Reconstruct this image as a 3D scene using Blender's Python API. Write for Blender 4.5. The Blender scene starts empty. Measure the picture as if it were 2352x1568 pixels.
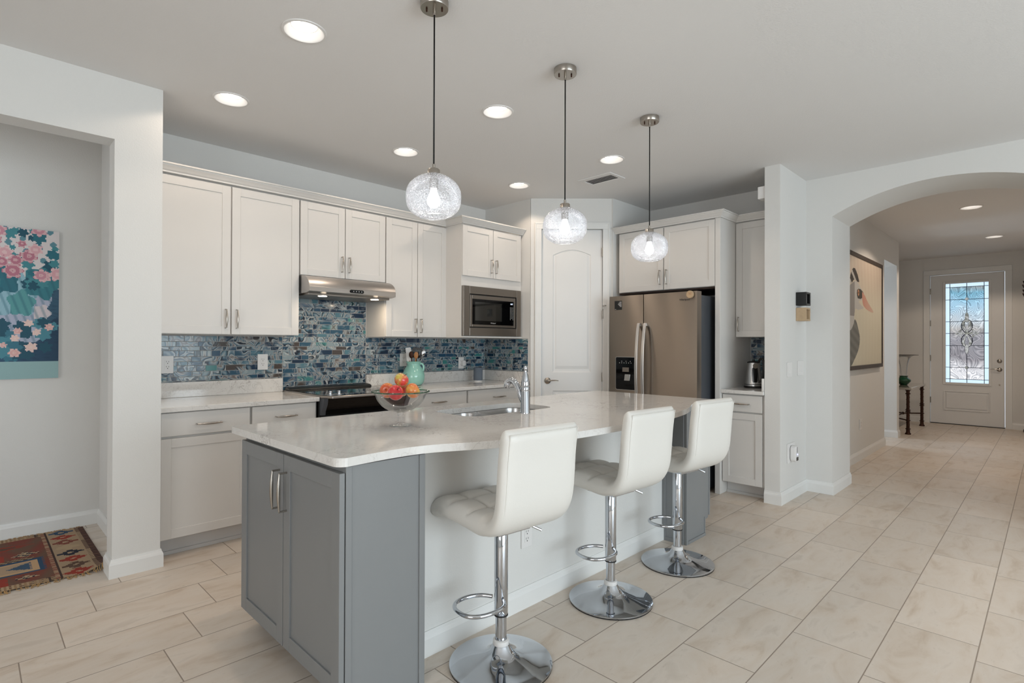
import bpy, bmesh, math, random
from mathutils import Vector, Matrix
random.seed(7)
PI = math.pi
S = bpy.context.scene
COL = S.collection

# ------------------------------------------------------------------ camera
f_px, yaw, pit, roll = 1247.1, math.radians(44.8987), math.radians(.31546), math.radians(.18275)
F0 = Vector((math.cos(yaw), math.sin(yaw), 0)); R0 = Vector((math.sin(yaw), -math.cos(yaw), 0)); U0 = Vector((0, 0, 1))
FW = F0*math.cos(pit) + U0*math.sin(pit); UP = U0*math.cos(pit) - F0*math.sin(pit)
RT = R0*math.cos(roll) + UP*math.sin(roll); UP2 = UP*math.cos(roll) - R0*math.sin(roll)
cam = bpy.data.cameras.new('camera'); cam.sensor_width = 36; cam.lens = f_px/2352*36; cam.clip_start = .05
cam_o = bpy.data.objects.new('camera', cam); COL.objects.link(cam_o)
cam_o.matrix_world = Matrix(((RT.x, UP2.x, -FW.x, 0), (RT.y, UP2.y, -FW.y, 0), (RT.z, UP2.z, -FW.z, 1.33), (0, 0, 0, 1)))
S.camera = cam_o

# ------------------------------------------------------------------ world, exposure, daylight
S.view_settings.view_transform = 'Standard'; S.view_settings.look = 'None'
S.view_settings.gamma = 1; S.view_settings.use_curve_mapping = False
S.view_settings.exposure = 0.13
S.cycles.max_bounces = 9; S.cycles.diffuse_bounces = 4; S.cycles.glossy_bounces = 4
S.cycles.transmission_bounces = 8; S.cycles.transparent_max_bounces = 16
S.cycles.caustics_reflective = False; S.cycles.caustics_refractive = False
S.cycles.sample_clamp_indirect = 4.0; S.cycles.adaptive_threshold = .015
W = bpy.data.worlds.new('sky'); S.world = W; W.use_nodes = True
W.node_tree.nodes['Background'].inputs[0].default_value = (.80, .90, 1, 1)
W.node_tree.nodes['Background'].inputs[1].default_value = 1.2

def area(name, loc, target, sx, sy, power, color, spread=PI):
    l = bpy.data.lights.new(name, 'AREA'); l.shape = 'RECTANGLE'; l.size = sx; l.size_y = sy
    l.energy = power; l.color = color; l.spread = spread
    o = bpy.data.objects.new(name, l); COL.objects.link(o); o.location = loc
    o.rotation_euler = (Vector(target)-Vector(loc)).to_track_quat('-Z', 'Y').to_euler(); return o
DAY = (.80, .925, 1.0)
area('daylight_sliding_door', (1.6, -4.32, 1.25), (1.6, 0, 1.25), 4.2, 2.3, 165, DAY)
area('daylight_side_window', (-3.62, -.6, 1.45), (0, -.6, 1.45), 3.0, 1.9, 60, (1.0, .975, .94))
area('daylight_side_room', (9.05, 3.3, 1.5), (9.05, 0, 1.5), .7, 1.6, 14, (.70, .85, 1.0))
area('hall_fill_light', (-2.85, 4.4, 1.4), (0, 4.4, 1.2), .9, 1.6, 10, (1.0, .97, .93))  # added fill at the unseen hall end, to brighten the hall
CAN_POWER, CAN_COL = 15.0, (1.0, .81, .64)

# ------------------------------------------------------------------ materials
def lin(c):
    return tuple((x/255/12.92 if x/255 <= .04045 else ((x/255+.055)/1.055)**2.4) for x in c)+(1,)
class NT:
    def __init__(s, name):
        s.m = bpy.data.materials.new(name); s.m.use_nodes = True; s.t = s.m.node_tree; s.n = s.t.nodes
        s.b = s.n['Principled BSDF']; s.out = s.n['Material Output']
    def node(s, typ, ins=None, **kw):
        n = s.n.new(typ)
        for k, v in kw.items(): setattr(n, k, v)
        for k, v in (ins or {}).items(): s.put(n.inputs[k], v)
        return n
    def put(s, sock, v):
        if isinstance(v, bpy.types.NodeSocket): s.t.links.new(v, sock)
        else: sock.default_value = v
    def math(s, op, a, b=0.0, c=None):
        n = s.n.new('ShaderNodeMath'); n.operation = op; s.put(n.inputs[0], a); s.put(n.inputs[1], b)
        if c is not None: s.put(n.inputs[2], c)
        return n.outputs[0]
    def vmath(s, op, a, b):
        n = s.n.new('ShaderNodeVectorMath'); n.operation = op; s.put(n.inputs[0], a); s.put(n.inputs[1], b); return n.outputs[0]
    def mix(s, f, a, b, blend='MIX'):
        n = s.n.new('ShaderNodeMix'); n.data_type = 'RGBA'; n.blend_type = blend
        s.put(n.inputs[0], f); s.put(n.inputs[6], a); s.put(n.inputs[7], b); return n.outputs[2]
    def ramp(s, f, stops, interp='LINEAR'):
        n = s.n.new('ShaderNodeValToRGB'); s.put(n.inputs[0], f); r = n.color_ramp; r.interpolation = interp
        while len(r.elements) < len(stops): r.elements.new(.5)
        for e, (p, c) in zip(r.elements, stops): e.position = p; e.color = c
        return n.outputs[0]
    def coord(s, which='Object'):
        return s.n.new('ShaderNodeTexCoord').outputs[which]
    def noise(s, vec, scale, detail=3, rough=.5, dist=0):
        n = s.node('ShaderNodeTexNoise', {'Scale': scale, 'Detail': detail, 'Roughness': rough, 'Distortion': dist}); s.put(n.inputs['Vector'], vec); return n
    def bump(s, h, strength, dist=.01):
        n = s.node('ShaderNodeBump', {'Strength': strength, 'Distance': dist}); s.put(n.inputs['Height'], h); s.put(s.b.inputs['Normal'], n.outputs[0]); return n
    def set(s, **kw):
        for k, v in kw.items(): s.put(s.b.inputs[k.replace('_', ' ')], v)
        return s
def plain(name, rgb, rough=.5, metal=0, coat=0, var=.04, scale=6, spec=.5):
    n = NT(name); c = lin(rgb)
    nz = n.noise(n.coord(), scale, 3)
    col = n.mix(nz.outputs[0], tuple(x*(1-var) for x in c[:3])+(1,), tuple(min(1, x*(1+var)) for x in c[:3])+(1,))
    n.set(Base_Color=col, Roughness=rough, Metallic=metal, Coat_Weight=coat, Specular_IOR_Level=spec)
    return n.m
def wallpaint(name, rgb, bump=.25, scale=150):
    n = NT(name); co = n.coord(); c = lin(rgb)
    nz = n.noise(co, scale, 3, .55); big = n.noise(co, .9, 2)
    n.set(Base_Color=n.mix(big.outputs[0], tuple(x*.97 for x in c[:3])+(1,), c), Roughness=.75, Specular_IOR_Level=.25)
    n.bump(nz.outputs[0], bump, .004); return n.m
M = {}
M['wall'] = wallpaint('wall_paint', (222, 221, 218))
M['ceil'] = wallpaint('ceiling_paint', (230, 229, 228), .3, 110)
M['trim'] = plain('trim_paint', (228, 228, 226), .4, var=.02)
M['cab'] = plain('white_cabinet_paint', (216, 213, 209), .38, var=.015)
M['cabgap'] = plain('cabinet_recess', (196, 190, 184), .5, var=.02)
M['toe'] = plain('toe_kick_grey', (206, 204, 202), .5, var=.02)
M['gray'] = plain('grey_cabinet_paint', (128, 130, 131), .42, var=.02)
M['door'] = plain('door_paint', (226, 226, 225), .4, var=.015)
M['nickel'] = plain('brushed_nickel', (172, 166, 158), .25, 1, var=.05)
M['chrome'] = plain('polished_chrome', (196, 200, 206), .05, 1, var=.01)
M['black'] = plain('black_plastic', (14, 14, 15), .35, var=.1)
M['blackglass'] = plain('black_glass', (5, 5, 6), .05, var=.1, spec=.3)
M['white_plastic'] = plain('white_plastic', (228, 226, 224), .35, var=.01)
M['leather'] = None
M['bronze'] = plain('dark_bronze', (64, 40, 30), .45, .7, var=.3, scale=40)
M['darkwood'] = plain('dark_carved_wood', (38, 16, 12), .4, var=.4, scale=25)
M['cord'] = plain('black_cord', (12, 12, 12), .6)
M['fridgeside'] = plain('dark_grey_steel', (92, 96, 102), .45, .5, var=.04)
M['brownwood'] = plain('dark_brown_board', (52, 36, 28), .7, var=.2)  # dark brown, for the board under the refrigerator cabinet
M['pitcher'] = plain('aqua_glaze', (148, 203, 190), .08, coat=.5, var=.03)
M['fabric'] = plain('grey_speaker_fabric', (106, 116, 128), .9, var=.15, scale=300)
M['wood'] = plain('light_wood', (178, 124, 78), .55, var=.25, scale=30)
M['palewood'] = plain('pale_wood_frame', (186, 160, 128), .5, var=.15, scale=30)
M['slot'] = plain('outlet_slot', (40, 38, 38), .6)
M['rubber'] = plain('black_rubber', (18, 18, 20), .6)
M['steel_handle'] = plain('satin_steel', (206, 204, 202), .28, 1, var=.02)

def brushed(name, rgb, rough=.3, axis=(1, 1, 60), aniso=.5):
    n = NT(name); mp = n.node('ShaderNodeMapping'); n.put(mp.inputs['Vector'], n.coord()); mp.inputs['Scale'].default_value = axis
    nz = n.noise(mp.outputs[0], 14, 2); c = lin(rgb)
    n.set(Base_Color=n.mix(nz.outputs[0], tuple(x*.96 for x in c[:3])+(1,), c), Metallic=1.0, Roughness=n.math('MULTIPLY_ADD', nz.outputs[0], .04, rough-.02), Anisotropic=aniso)
    n.b.inputs['Anisotropic Rotation'].default_value = .25
    tg = n.node('ShaderNodeTangent', direction_type='UV_MAP'); n.put(n.b.inputs['Tangent'], tg.outputs[0])
    return n.m
M['steel'] = brushed('brushed_steel', (182, 177, 173), .33, (60, 60, 1), .8)
M['fridge'] = brushed('stainless_fridge_front', (164, 154, 144), .40, (2, 2, 400), .97)
M['mwsteel'] = brushed('stainless_microwave_trim', (150, 143, 136), .32, (1, 60, 60))
M['sink'] = brushed('sink_steel', (196, 196, 196), .25, (30, 30, 30), .2)

def leather():
    n = NT('white_leatherette'); co = n.coord(); nz = n.noise(co, 220, 3); big = n.noise(co, 5, 2); c = lin((222, 219, 213))
    n.set(Base_Color=n.mix(big.outputs[0], tuple(x*.97 for x in c[:3])+(1,), c), Roughness=.42, Specular_IOR_Level=.45)
    n.bump(nz.outputs[0], .12, .002); return n.m
M['leather'] = leather()

def floor_tile():
    n = NT('porcelain_floor_tile'); co = n.coord(); sp = n.node('ShaderNodeSeparateXYZ'); n.put(sp.inputs[0], co)
    X, Y = sp.outputs[0], sp.outputs[1]
    SY, SX = .313, .603
    v = n.math('DIVIDE', n.math('SUBTRACT', Y, .860), SY); row = n.math('FLOOR', v); fv = n.math('SUBTRACT', v, row)
    u = n.math('DIVIDE', n.math('SUBTRACT', n.math('SUBTRACT', X, 2.868), n.math('MULTIPLY', row, .1515)), SX)
    cell = n.math('FLOOR', u); fu = n.math('SUBTRACT', u, cell)
    def edge(fr, size):
        return n.math('MULTIPLY', n.math('MINIMUM', fr, n.math('SUBTRACT', 1.0, fr)), size)
    d = n.math('MINIMUM', edge(fu, SX), edge(fv, SY))
    grout = n.math('SUBTRACT', 1.0, n.node('ShaderNodeMapRange', {0: d, 1: .0016, 2: .0028}).outputs[0])
    cv = n.node('ShaderNodeCombineXYZ', {0: cell, 1: row, 2: 0.0})
    wn = n.node('ShaderNodeTexWhiteNoise'); n.put(wn.inputs['Vector'], cv.outputs[0])
    off = n.vmath('MULTIPLY', wn.outputs['Color'], (9, 9, 9)); p = n.vmath('ADD', co, off)
    mp = n.node('ShaderNodeMapping'); n.put(mp.inputs['Vector'], p); mp.inputs['Scale'].default_value = (1, 2.6, 1)
    a = n.noise(mp.outputs[0], 3.2, 6, .6, .6); b = n.noise(mp.outputs[0], 26, 4, .6, .3)
    c1 = n.ramp(a.outputs[0], [(.28, lin((196, 179, 161))), (.44, lin((212, 199, 185))), (.58, lin((216, 205, 193))), (.70, lin((203, 191, 178))), (.82, lin((195, 179, 162)))])
    c2 = n.mix(n.math('MULTIPLY', n.math('GREATER_THAN', b.outputs[0], .68), .16), c1, lin((146, 128, 108)))
    br = n.math('MULTIPLY_ADD', wn.outputs['Value'], .12, .92)
    hs = n.node('ShaderNodeHueSaturation', {'Value': br, 'Color': c2})
    n.set(Base_Color=n.mix(grout, hs.outputs[0], lin((146, 132, 119))), Roughness=n.math('MULTIPLY_ADD', b.outputs[0], .2, .30), Specular_IOR_Level=.4)
    n.bump(n.math('SUBTRACT', n.math('MULTIPLY', a.outputs[0], .1), grout), .3, .002)
    return n.m
M['floor'] = floor_tile()

def quartz():
    n = NT('white_quartz'); co = n.coord()
    w = n.noise(co, 5, 5, .6, 1.4); w2 = n.noise(co, 17, 4, .6, 1.0); cl = n.noise(co, 2.2, 3)
    v1 = n.math('SUBTRACT', 1.0, n.node('ShaderNodeMapRange', {0: n.math('ABSOLUTE', n.math('SUBTRACT', w.outputs[0], .5)), 1: 0.0, 2: .014}).outputs[0])
    v2 = n.math('SUBTRACT', 1.0, n.node('ShaderNodeMapRange', {0: n.math('ABSOLUTE', n.math('SUBTRACT', w2.outputs[0], .5)), 1: 0.0, 2: .02}).outputs[0])
    k = n.math('MULTIPLY', n.math('MAXIMUM', v1, n.math('MULTIPLY', v2, .6)), n.node('ShaderNodeMapRange', {0: cl.outputs[0], 1: .44, 2: .66}).outputs[0])
    base = n.mix(n.noise(co, 60, 3).outputs[0], lin((228, 226, 223)), lin((218, 215, 211)))
    n.set(Base_Color=n.mix(n.math('MULTIPLY', k, .85), base, lin((150, 143, 138))), Roughness=.07, Specular_IOR_Level=.55)
    return n.m
M['quartz'] = quartz()

def agate():
    n = NT('agate_glass_mosaic'); at = n.node('ShaderNodeAttribute', attribute_name='rnd'); co = n.coord()
    p = n.vmath('ADD', co, n.vmath('MULTIPLY', at.outputs['Color'], (13, 17, 11)))
    nz = n.noise(p, 5.5, 1.5, .45, 1.5)
    band = n.math('FRACT', n.math('MULTIPLY', nz.outputs[0], 4.2))
    sep = n.node('ShaderNodeSeparateColor'); n.put(sep.inputs[0], at.outputs['Color'])
    tint = n.ramp(sep.outputs[2], [(0, lin((18, 46, 72))), (.15, lin((46, 82, 104))), (.32, lin((82, 120, 134))), (.45, lin((134, 150, 156))),
        (.56, lin((74, 66, 62))), (.65, lin((40, 76, 102))), (.80, lin((20, 44, 68))), (.92, lin((66, 128, 128)))], 'CONSTANT')
    agt = n.ramp(band, [(0, lin((22, 28, 38))), (.08, lin((36, 44, 56))), (.13, lin((206, 208, 206))), (.26, lin((150, 166, 172))), (.40, lin((44, 80, 106))), (.47, lin((196, 196, 192))),
        (.58, lin((112, 98, 92))), (.64, lin((176, 182, 182))), (.84, lin((92, 126, 142))), (.93, lin((60, 84, 100))), (1, lin((22, 28, 38)))])
    sel = n.node('ShaderNodeMapRange', {0: n.noise(p, 9, 1).outputs[0], 1: .40, 2: .54}).outputs[0]
    n.set(Base_Color=n.mix(n.math('MULTIPLY', sel, .78), tint, agt), Roughness=.13, Specular_IOR_Level=.38)
    return n.m
M['mosaic'] = agate()
M['grout'] = plain('mosaic_grout', (186, 184, 182), .8)

def vcol(name, rough=.9, bump=0, scale=500):
    n = NT(name); at = n.node('ShaderNodeAttribute', attribute_name='paint')
    nz = n.noise(n.coord(), scale, 2)
    n.set(Base_Color=n.mix(.08, at.outputs['Color'], n.mix(nz.outputs[0], (.0, .0, .0, 1), at.outputs['Color'])), Roughness=rough)
    if bump: n.bump(nz.outputs[0], bump, .004)
    return n.m
M['rug'] = vcol('kilim_wool', .95, .6, 350)
M['canvas'] = vcol('painted_canvas', .7, .15, 400)

def thin_glass(name, tint=(1, 1, 1), refl=.08, seeds=0.0):
    n = NT(name); n.n.remove(n.b)
    tr = n.node('ShaderNodeBsdfTransparent', {0: tint+(1,)}); gl = n.node('ShaderNodeBsdfGlossy', {'Roughness': .03})
    lw = n.node('ShaderNodeLayerWeight', {'Blend': .22})
    fac = n.math('ADD', n.math('MULTIPLY', lw.outputs['Fresnel'], .6), refl*.3)
    mx = n.node('ShaderNodeMixShader', {0: n.math('MINIMUM', fac, .9)}); n.put(mx.inputs[1], tr.outputs[0]); n.put(mx.inputs[2], gl.outputs[0])
    last = mx.outputs[0]
    if seeds:
        co = n.coord(); vo = n.node('ShaderNodeTexVoronoi', {'Scale': 170.0}); n.put(vo.inputs['Vector'], co)
        nz = n.noise(co, 26, 2)
        spot = n.math('LESS_THAN', vo.outputs['Distance'], n.math('MULTIPLY', nz.outputs[0], .62))
        wh = n.node('ShaderNodeBsdfTranslucent', {0: (.9, .92, .95, 1)}); df = n.node('ShaderNodeBsdfDiffuse', {0: (.85, .87, .9, 1)})
        m2 = n.node('ShaderNodeMixShader', {0: .5}); n.put(m2.inputs[1], wh.outputs[0]); n.put(m2.inputs[2], df.outputs[0])
        bp = n.node('ShaderNodeBump', {'Strength': .9, 'Distance': .004}); n.put(bp.inputs['Height'], vo.outputs['Distance']); n.put(gl.inputs['Normal'], bp.outputs[0])
        m3 = n.node('ShaderNodeMixShader', {0: n.math('MULTIPLY_ADD', spot, seeds, .07)}); n.put(m3.inputs[1], last); n.put(m3.inputs[2], m2.outputs[0]); last = m3.outputs[0]
    n.t.links.new(last, n.out.inputs[0]); return n.m
M['glass'] = thin_glass('clear_glass', (.985, .99, .99), .06)
M['seeded'] = thin_glass('seeded_glass', (.97, .98, 1.0), .1, .40)
M['greenglass'] = plain('green_glass', (20, 74, 48), .08, coat=.5, var=.3)
M['rimglass'] = thin_glass('green_glass_rim', (.35, .62, .48), .2)

def emit(name, rgb, s):
    n = NT(name); n.set(Base_Color=(.8, .8, .8, 1), Emission_Color=tuple(rgb)+(1,), Emission_Strength=s); return n.m
M['lens'] = emit('lamp_lens', (1, .95, .88), 12)
M['bulb'] = emit('lamp_bulb', (.95, .97, 1), 9)
M['hoodlamp'] = emit('hood_lamp', (1, .85, .65), 7)
M['led'] = emit('blue_led', (.3, .35, 1), 2)
M['digits'] = emit('display_digits', (.6, .75, 1), 1.3)
M['print'] = plain('white_print', (190, 190, 190), .6)
M['darkprint'] = plain('grey_print', (70, 66, 62), .5)

def stained():
    # backlit textured door glass: daylight seen through swirled and pebbled panes
    n = NT('textured_door_glass'); co = n.coord(); sp = n.node('ShaderNodeSeparateXYZ'); n.put(sp.inputs[0], co)
    at = n.node('ShaderNodeAttribute', attribute_name='rnd'); se = n.node('ShaderNodeSeparateColor'); n.put(se.inputs[0], at.outputs['Color'])
    p = n.vmath('ADD', co, n.vmath('MULTIPLY', at.outputs['Color'], (0, 5, 5)))
    nz = n.noise(p, 2.4, 1.5, .45, 1.6); sw = n.math('FRACT', n.math('MULTIPLY', nz.outputs[0], 19.0))
    line = n.ramp(sw, [(0, (.22, .24, .27, 1)), (.30, (.55, .58, .62, 1)), (.55, (1, 1, 1, 1)), (.8, (.6, .62, .66, 1)), (1, (.22, .24, .27, 1))])
    z = n.node('ShaderNodeMapRange', {0: sp.outputs[2], 1: .71, 2: 2.39}).outputs[0]
    zz = n.math('ADD', z, n.math('MULTIPLY', n.math('SUBTRACT', n.noise(co, 2.0, 2).outputs[0], .5), .35))
    sky = n.ramp(zz, [(0, (.95, .95, .97, 1)), (.12, (.85, .85, .88, 1)), (.24, (.30, .29, .32, 1)), (.45, (.36, .36, .40, 1)), (.56, (.52, .51, .50, 1)), (.66, (.62, .70, .76, 1)), (.78, (.42, .70, .90, 1)), (.9, (.22, .50, .66, 1)), (1, (.40, .42, .42, 1))])
    inner = n.mix(.8, sky, line, 'MULTIPLY')
    pb = n.noise(co, 160, 2)
    border = n.mix(pb.outputs[0], (.38, .58, .74, 1), (.72, .86, .95, 1))
    col = n.mix(se.outputs[0], inner, border)
    n.set(Base_Color=(.1, .1, .1, 1), Roughness=.1, Emission_Color=col, Emission_Strength=1.15); return n.m
M['stained'] = stained()
M['lead'] = plain('lead_came', (26, 32, 50), .4, .6)
M['bevel'] = None
def bevelglass():
    n = NT('bevelled_glass'); co = n.coord(); nz = n.noise(co, 14, 1, .5, .5)
    col = n.ramp(nz.outputs[0], [(.3, (.12, .14, .16, 1)), (.45, (.36, .38, .34, 1)), (.55, (.75, .78, .80, 1)), (.7, (.30, .32, .30, 1))])
    n.set(Base_Color=(.1, .1, .1, 1), Roughness=.06, Emission_Color=col, Emission_Strength=.6); return n.m
M['bevel'] = bevelglass()

def apple(name, a, b, k):
    n = NT(name); co = n.coord(); nz = n.noise(n.vmath('ADD', co, (k, k*2, 0)), 16, 3, .6, .5)
    st = n.node('ShaderNodeMapRange', {0: nz.outputs[0], 1: .34, 2: .56}).outputs[0]
    n.set(Base_Color=n.mix(st, lin(a), lin(b)), Roughness=.22, Coat_Weight=.3); return n.m
M['apple_red'] = apple('apple_red', (176, 24, 34), (206, 56, 52), 1)
M['apple_pink'] = apple('apple_pink', (196, 178, 80), (206, 66, 60), 2.3)
M['apple_gold'] = apple('apple_gold', (222, 182, 92), (214, 120, 60), 3.1)
M['apple_orange'] = apple('apple_orange', (222, 150, 60), (206, 92, 52), 4.7)
M['stem'] = plain('apple_stem', (80, 58, 36), .8)

# ------------------------------------------------------------------ geometry helpers
class Roots(dict):                                   # world position of every object's frame
    def __missing__(s, k): return s[bpy.data.objects[k].parent.name]
ROOT = Roots()
class MB:
    def __init__(s): s.v = []; s.f = []; s.cols = None
    def add(s, vs, fs):
        o = len(s.v); s.v += [Vector(p) for p in vs]; s.f += [[i+o for i in q] for q in fs]; return s
    def box(s, x0, x1, y0, y1, z0, z1, m=None):
        vs = [Vector((x, y, z)) for z in (z0, z1) for y in (y0, y1) for x in (x0, x1)]
        if m: vs = [m @ p for p in vs]
        return s.add(vs, [(0, 2, 3, 1), (4, 5, 7, 6), (0, 1, 5, 4), (2, 6, 7, 3), (0, 4, 6, 2), (1, 3, 7, 5)])
    def prism(s, pts, a, b, fn, cap=True):           # pts 2D outline, fn(u, v, w) -> world point, from w = a to b
        n = len(pts); vs = [fn(u, v, a) for u, v in pts]+[fn(u, v, b) for u, v in pts]
        fs = [(i, (i+1) % n, n+(i+1) % n, n+i) for i in range(n)]
        if cap: fs += [list(range(n))[::-1], [n+i for i in range(n)]]
        return s.add(vs, fs)
    def lathe(s, prof, c, seg=32, m=None, close=True):   # prof [(r, z)]
        vs = []; fs = []; c = Vector(c)
        for r, z in prof:
            for i in range(seg):
                a = 2*PI*i/seg; p = Vector((r*math.cos(a), r*math.sin(a), z)); vs.append((m @ p if m else p)+c)
        for k in range(len(prof)-1):
            for i in range(seg):
                j = (i+1) % seg; fs.append((k*seg+i, k*seg+j, (k+1)*seg+j, (k+1)*seg+i))
        if close:
            if prof[0][0] > 1e-6: fs.append([i for i in range(seg)][::-1])
            if prof[-1][0] > 1e-6: fs.append([(len(prof)-1)*seg+i for i in range(seg)])
        return s.add(vs, fs)
    def tube(s, pts, r, seg=10, closed=False):       # r scalar or list
        pts = [Vector(p) for p in pts]; n = len(pts); rs = r if isinstance(r, (list, tuple)) else [r]*n
        vs = []; fs = []; prev = None
        for i, p in enumerate(pts):
            if closed: t = pts[(i+1) % n]-pts[i-1]
            else: t = pts[min(i+1, n-1)]-pts[max(i-1, 0)]
            t.normalize()
            if prev is None:
                a = Vector((0, 0, 1)) if abs(t.z) < .9 else Vector((1, 0, 0)); u = t.cross(a).normalized()
            else: u = (prev-t*prev.dot(t)).normalized()
            prev = u; w = t.cross(u)
            for k in range(seg):
                a = 2*PI*k/seg; vs.append(p+(u*math.cos(a)+w*math.sin(a))*rs[i])
        m = n if closed else n-1
        for i in range(m):
            for k in range(seg):
                j = (i+1) % n; l = (k+1) % seg; fs.append((i*seg+k, i*seg+l, j*seg+l, j*seg+k))
        if not closed: fs += [list(range(seg))[::-1], [(n-1)*seg+k for k in range(seg)]]
        return s.add(vs, fs)
    def sphere(s, c, rx, ry=None, rz=None, seg=24, ring=14):
        ry = ry or rx; rz = rz or rx
        vs = [(c[0], c[1], c[2]-rz)]; fs = []
        for k in range(1, ring):
            a = -PI/2+PI*k/ring
            for i in range(seg):
                b = 2*PI*i/seg; vs.append((c[0]+rx*math.cos(a)*math.cos(b), c[1]+ry*math.cos(a)*math.sin(b), c[2]+rz*math.sin(a)))
        vs.append((c[0], c[1], c[2]+rz)); top = len(vs)-1
        for i in range(seg):
            j = (i+1) % seg; fs.append((0, 1+j, 1+i)); fs.append((top, 1+(ring-2)*seg+i, 1+(ring-2)*seg+j))
            for k in range(ring-2): fs.append((1+k*seg+i, 1+k*seg+j, 1+(k+1)*seg+j, 1+(k+1)*seg+i))
        return s.add(vs, fs)
    def build(s, name, mat, parent=None, loc=None, smooth=None, bevel=0, seg=2, recalc=True):
        base = ROOT[parent.name] if parent else Vector(loc if loc is not None else (0, 0, 0))
        me = bpy.data.meshes.new(name); me.from_pydata([tuple(p-base) for p in s.v], [], s.f)
        me.materials.append(mat)
        bm = bmesh.new(); bm.from_mesh(me)
        if recalc: bmesh.ops.recalc_face_normals(bm, faces=bm.faces)
        uv = bm.loops.layers.uv.new('UVMap')            # box projection: u level, v upright
        for f in bm.faces:
            ax = max(range(3), key=lambda i: abs(f.normal[i]))
            for l in f.loops: c = l.vert.co; l[uv].uv = (c.y, c.z) if ax == 0 else (c.x, c.z) if ax == 1 else (c.x, c.y)
        bm.to_mesh(me); bm.free()
        if smooth:
            me.polygons.foreach_set('use_smooth', [True]*len(me.polygons))
            if smooth is not True:
                me.set_sharp_from_angle(angle=math.radians(smooth))
        o = bpy.data.objects.new(name, me); COL.objects.link(o)
        if parent: o.parent = parent
        else: o.location = base
        ROOT[o.name] = base
        if bevel:
            b = o.modifiers.new('bevel', 'BEVEL'); b.width = bevel; b.segments = seg; b.limit_method = 'ANGLE'; b.angle_limit = math.radians(40)
        return o
def rrect(w, h, r, n=6, cx=0, cy=0):
    pts = []
    for sx, sy, a0 in ((1, 1, 0), (-1, 1, 90), (-1, -1, 180), (1, -1, 270)):
        for k in range(n+1):
            a = math.radians(a0+90*k/n); pts.append((cx+sx*(w/2-r)+r*math.cos(a), cy+sy*(h/2-r)+r*math.sin(a)))
    return pts
def thing(name, label, cat, loc=(0, 0, 0), group=None):
    o = bpy.data.objects.new(name, None); COL.objects.link(o); o.location = loc; o.empty_display_size = .1
    ROOT[o.name] = Vector(loc); return tag(o, label, cat, group)
def tag(o, label, cat, group=None):
    o['label'] = label; o['category'] = cat
    if group: o['group'] = group
    return o
def struct(o):
    o['kind'] = 'structure'; return o
def box(name, mat, b, parent=None, bevel=0, loc=None): return MB().box(*b).build(name, mat, parent, loc=loc, bevel=bevel)
def fill2d(name, outline, holes, fn, mat, parent=None, thick=None):
    """flat sheet (or slab of thickness thick along w) with holes"""
    bm = bmesh.new(); edges = []; tops = []
    for loop in [outline]+holes:
        vs = [bm.verts.new(fn(u, v, 0)) for u, v in loop]
        edges += [bm.edges.new((vs[i], vs[(i+1) % len(vs)])) for i in range(len(vs))]
    bmesh.ops.triangle_fill(bm, use_beauty=True, use_dissolve=False, edges=edges)
    if thick:
        off = Vector(fn(0, 0, thick))-Vector(fn(0, 0, 0))
        r = bmesh.ops.extrude_face_region(bm, geom=list(bm.faces))
        bmesh.ops.translate(bm, vec=off, verts=[e for e in r['geom'] if isinstance(e, bmesh.types.BMVert)])
    bmesh.ops.recalc_face_normals(bm, faces=bm.faces)
    base = ROOT[parent.name] if parent else Vector((0, 0, 0))
    bmesh.ops.translate(bm, vec=-base, verts=bm.verts)
    me = bpy.data.meshes.new(name); bm.to_mesh(me); bm.free(); me.materials.append(mat)
    o = bpy.data.objects.new(name, me); COL.objects.link(o); ROOT[o.name] = base
    if parent: o.parent = parent
    return o
def text(body, size, origin, u, v, mat, name, parent, align='CENTER', depth=.0006):
    """lettering lying in the plane spanned by u (reading direction) and v (up)"""
    c = bpy.data.curves.new(name, 'FONT'); c.body = body; c.size = size; c.align_x = align; c.align_y = 'CENTER'; c.extrude = depth
    t = bpy.data.objects.new('text_source', c); COL.objects.link(t)
    bpy.context.view_layer.update()
    me = bpy.data.meshes.new_from_object(t.evaluated_get(bpy.context.evaluated_depsgraph_get()))
    bpy.data.objects.remove(t); bpy.data.curves.remove(c)
    u = Vector(u).normalized(); v = Vector(v).normalized(); w = u.cross(v); base = ROOT[parent.name]
    for p in me.vertices: p.co = Vector(origin)+u*p.co.x+v*p.co.y+w*p.co.z-base
    me.materials.clear(); me.materials.append(mat)
    o = bpy.data.objects.new(name, me); COL.objects.link(o); o.parent = parent; ROOT[o.name] = base; return o
def frame(o, u, n):                                   # local (x along u, y into the body, z up) -> world
    u = Vector(u).normalized(); n = Vector(n).normalized()
    return Matrix(((u.x, -n.x, 0, o[0]), (u.y, -n.y, 0, o[1]), (0, 0, 1, o[2]), (0, 0, 0, 1)))

# ------------------------------------------------------------------ room shell
H = 2.845
CANS = [(1.145, 2.57), (1.147, 3.61), (2.43, 2.56), (2.431, 3.612), (3.712, 2.555), (3.70, 3.60), (7.735, .63), (10.03, .575)]
circ = lambda cx, cy, r, n=28: [(cx+r*math.cos(2*PI*i/n), cy+r*math.sin(2*PI*i/n)) for i in range(n)]
struct(fill2d('ceiling', [(-3.7, -4.4), (12.0, -4.4), (12.0, 5.3), (-3.7, 5.3)], [circ(x, y, .088) for x, y in CANS], lambda u, v, w: (u, v, H+w), M['ceil']))
struct(box('floor', M['floor'], (-3.7, 12.0, -4.4, 5.3, -.08, 0)))
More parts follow.
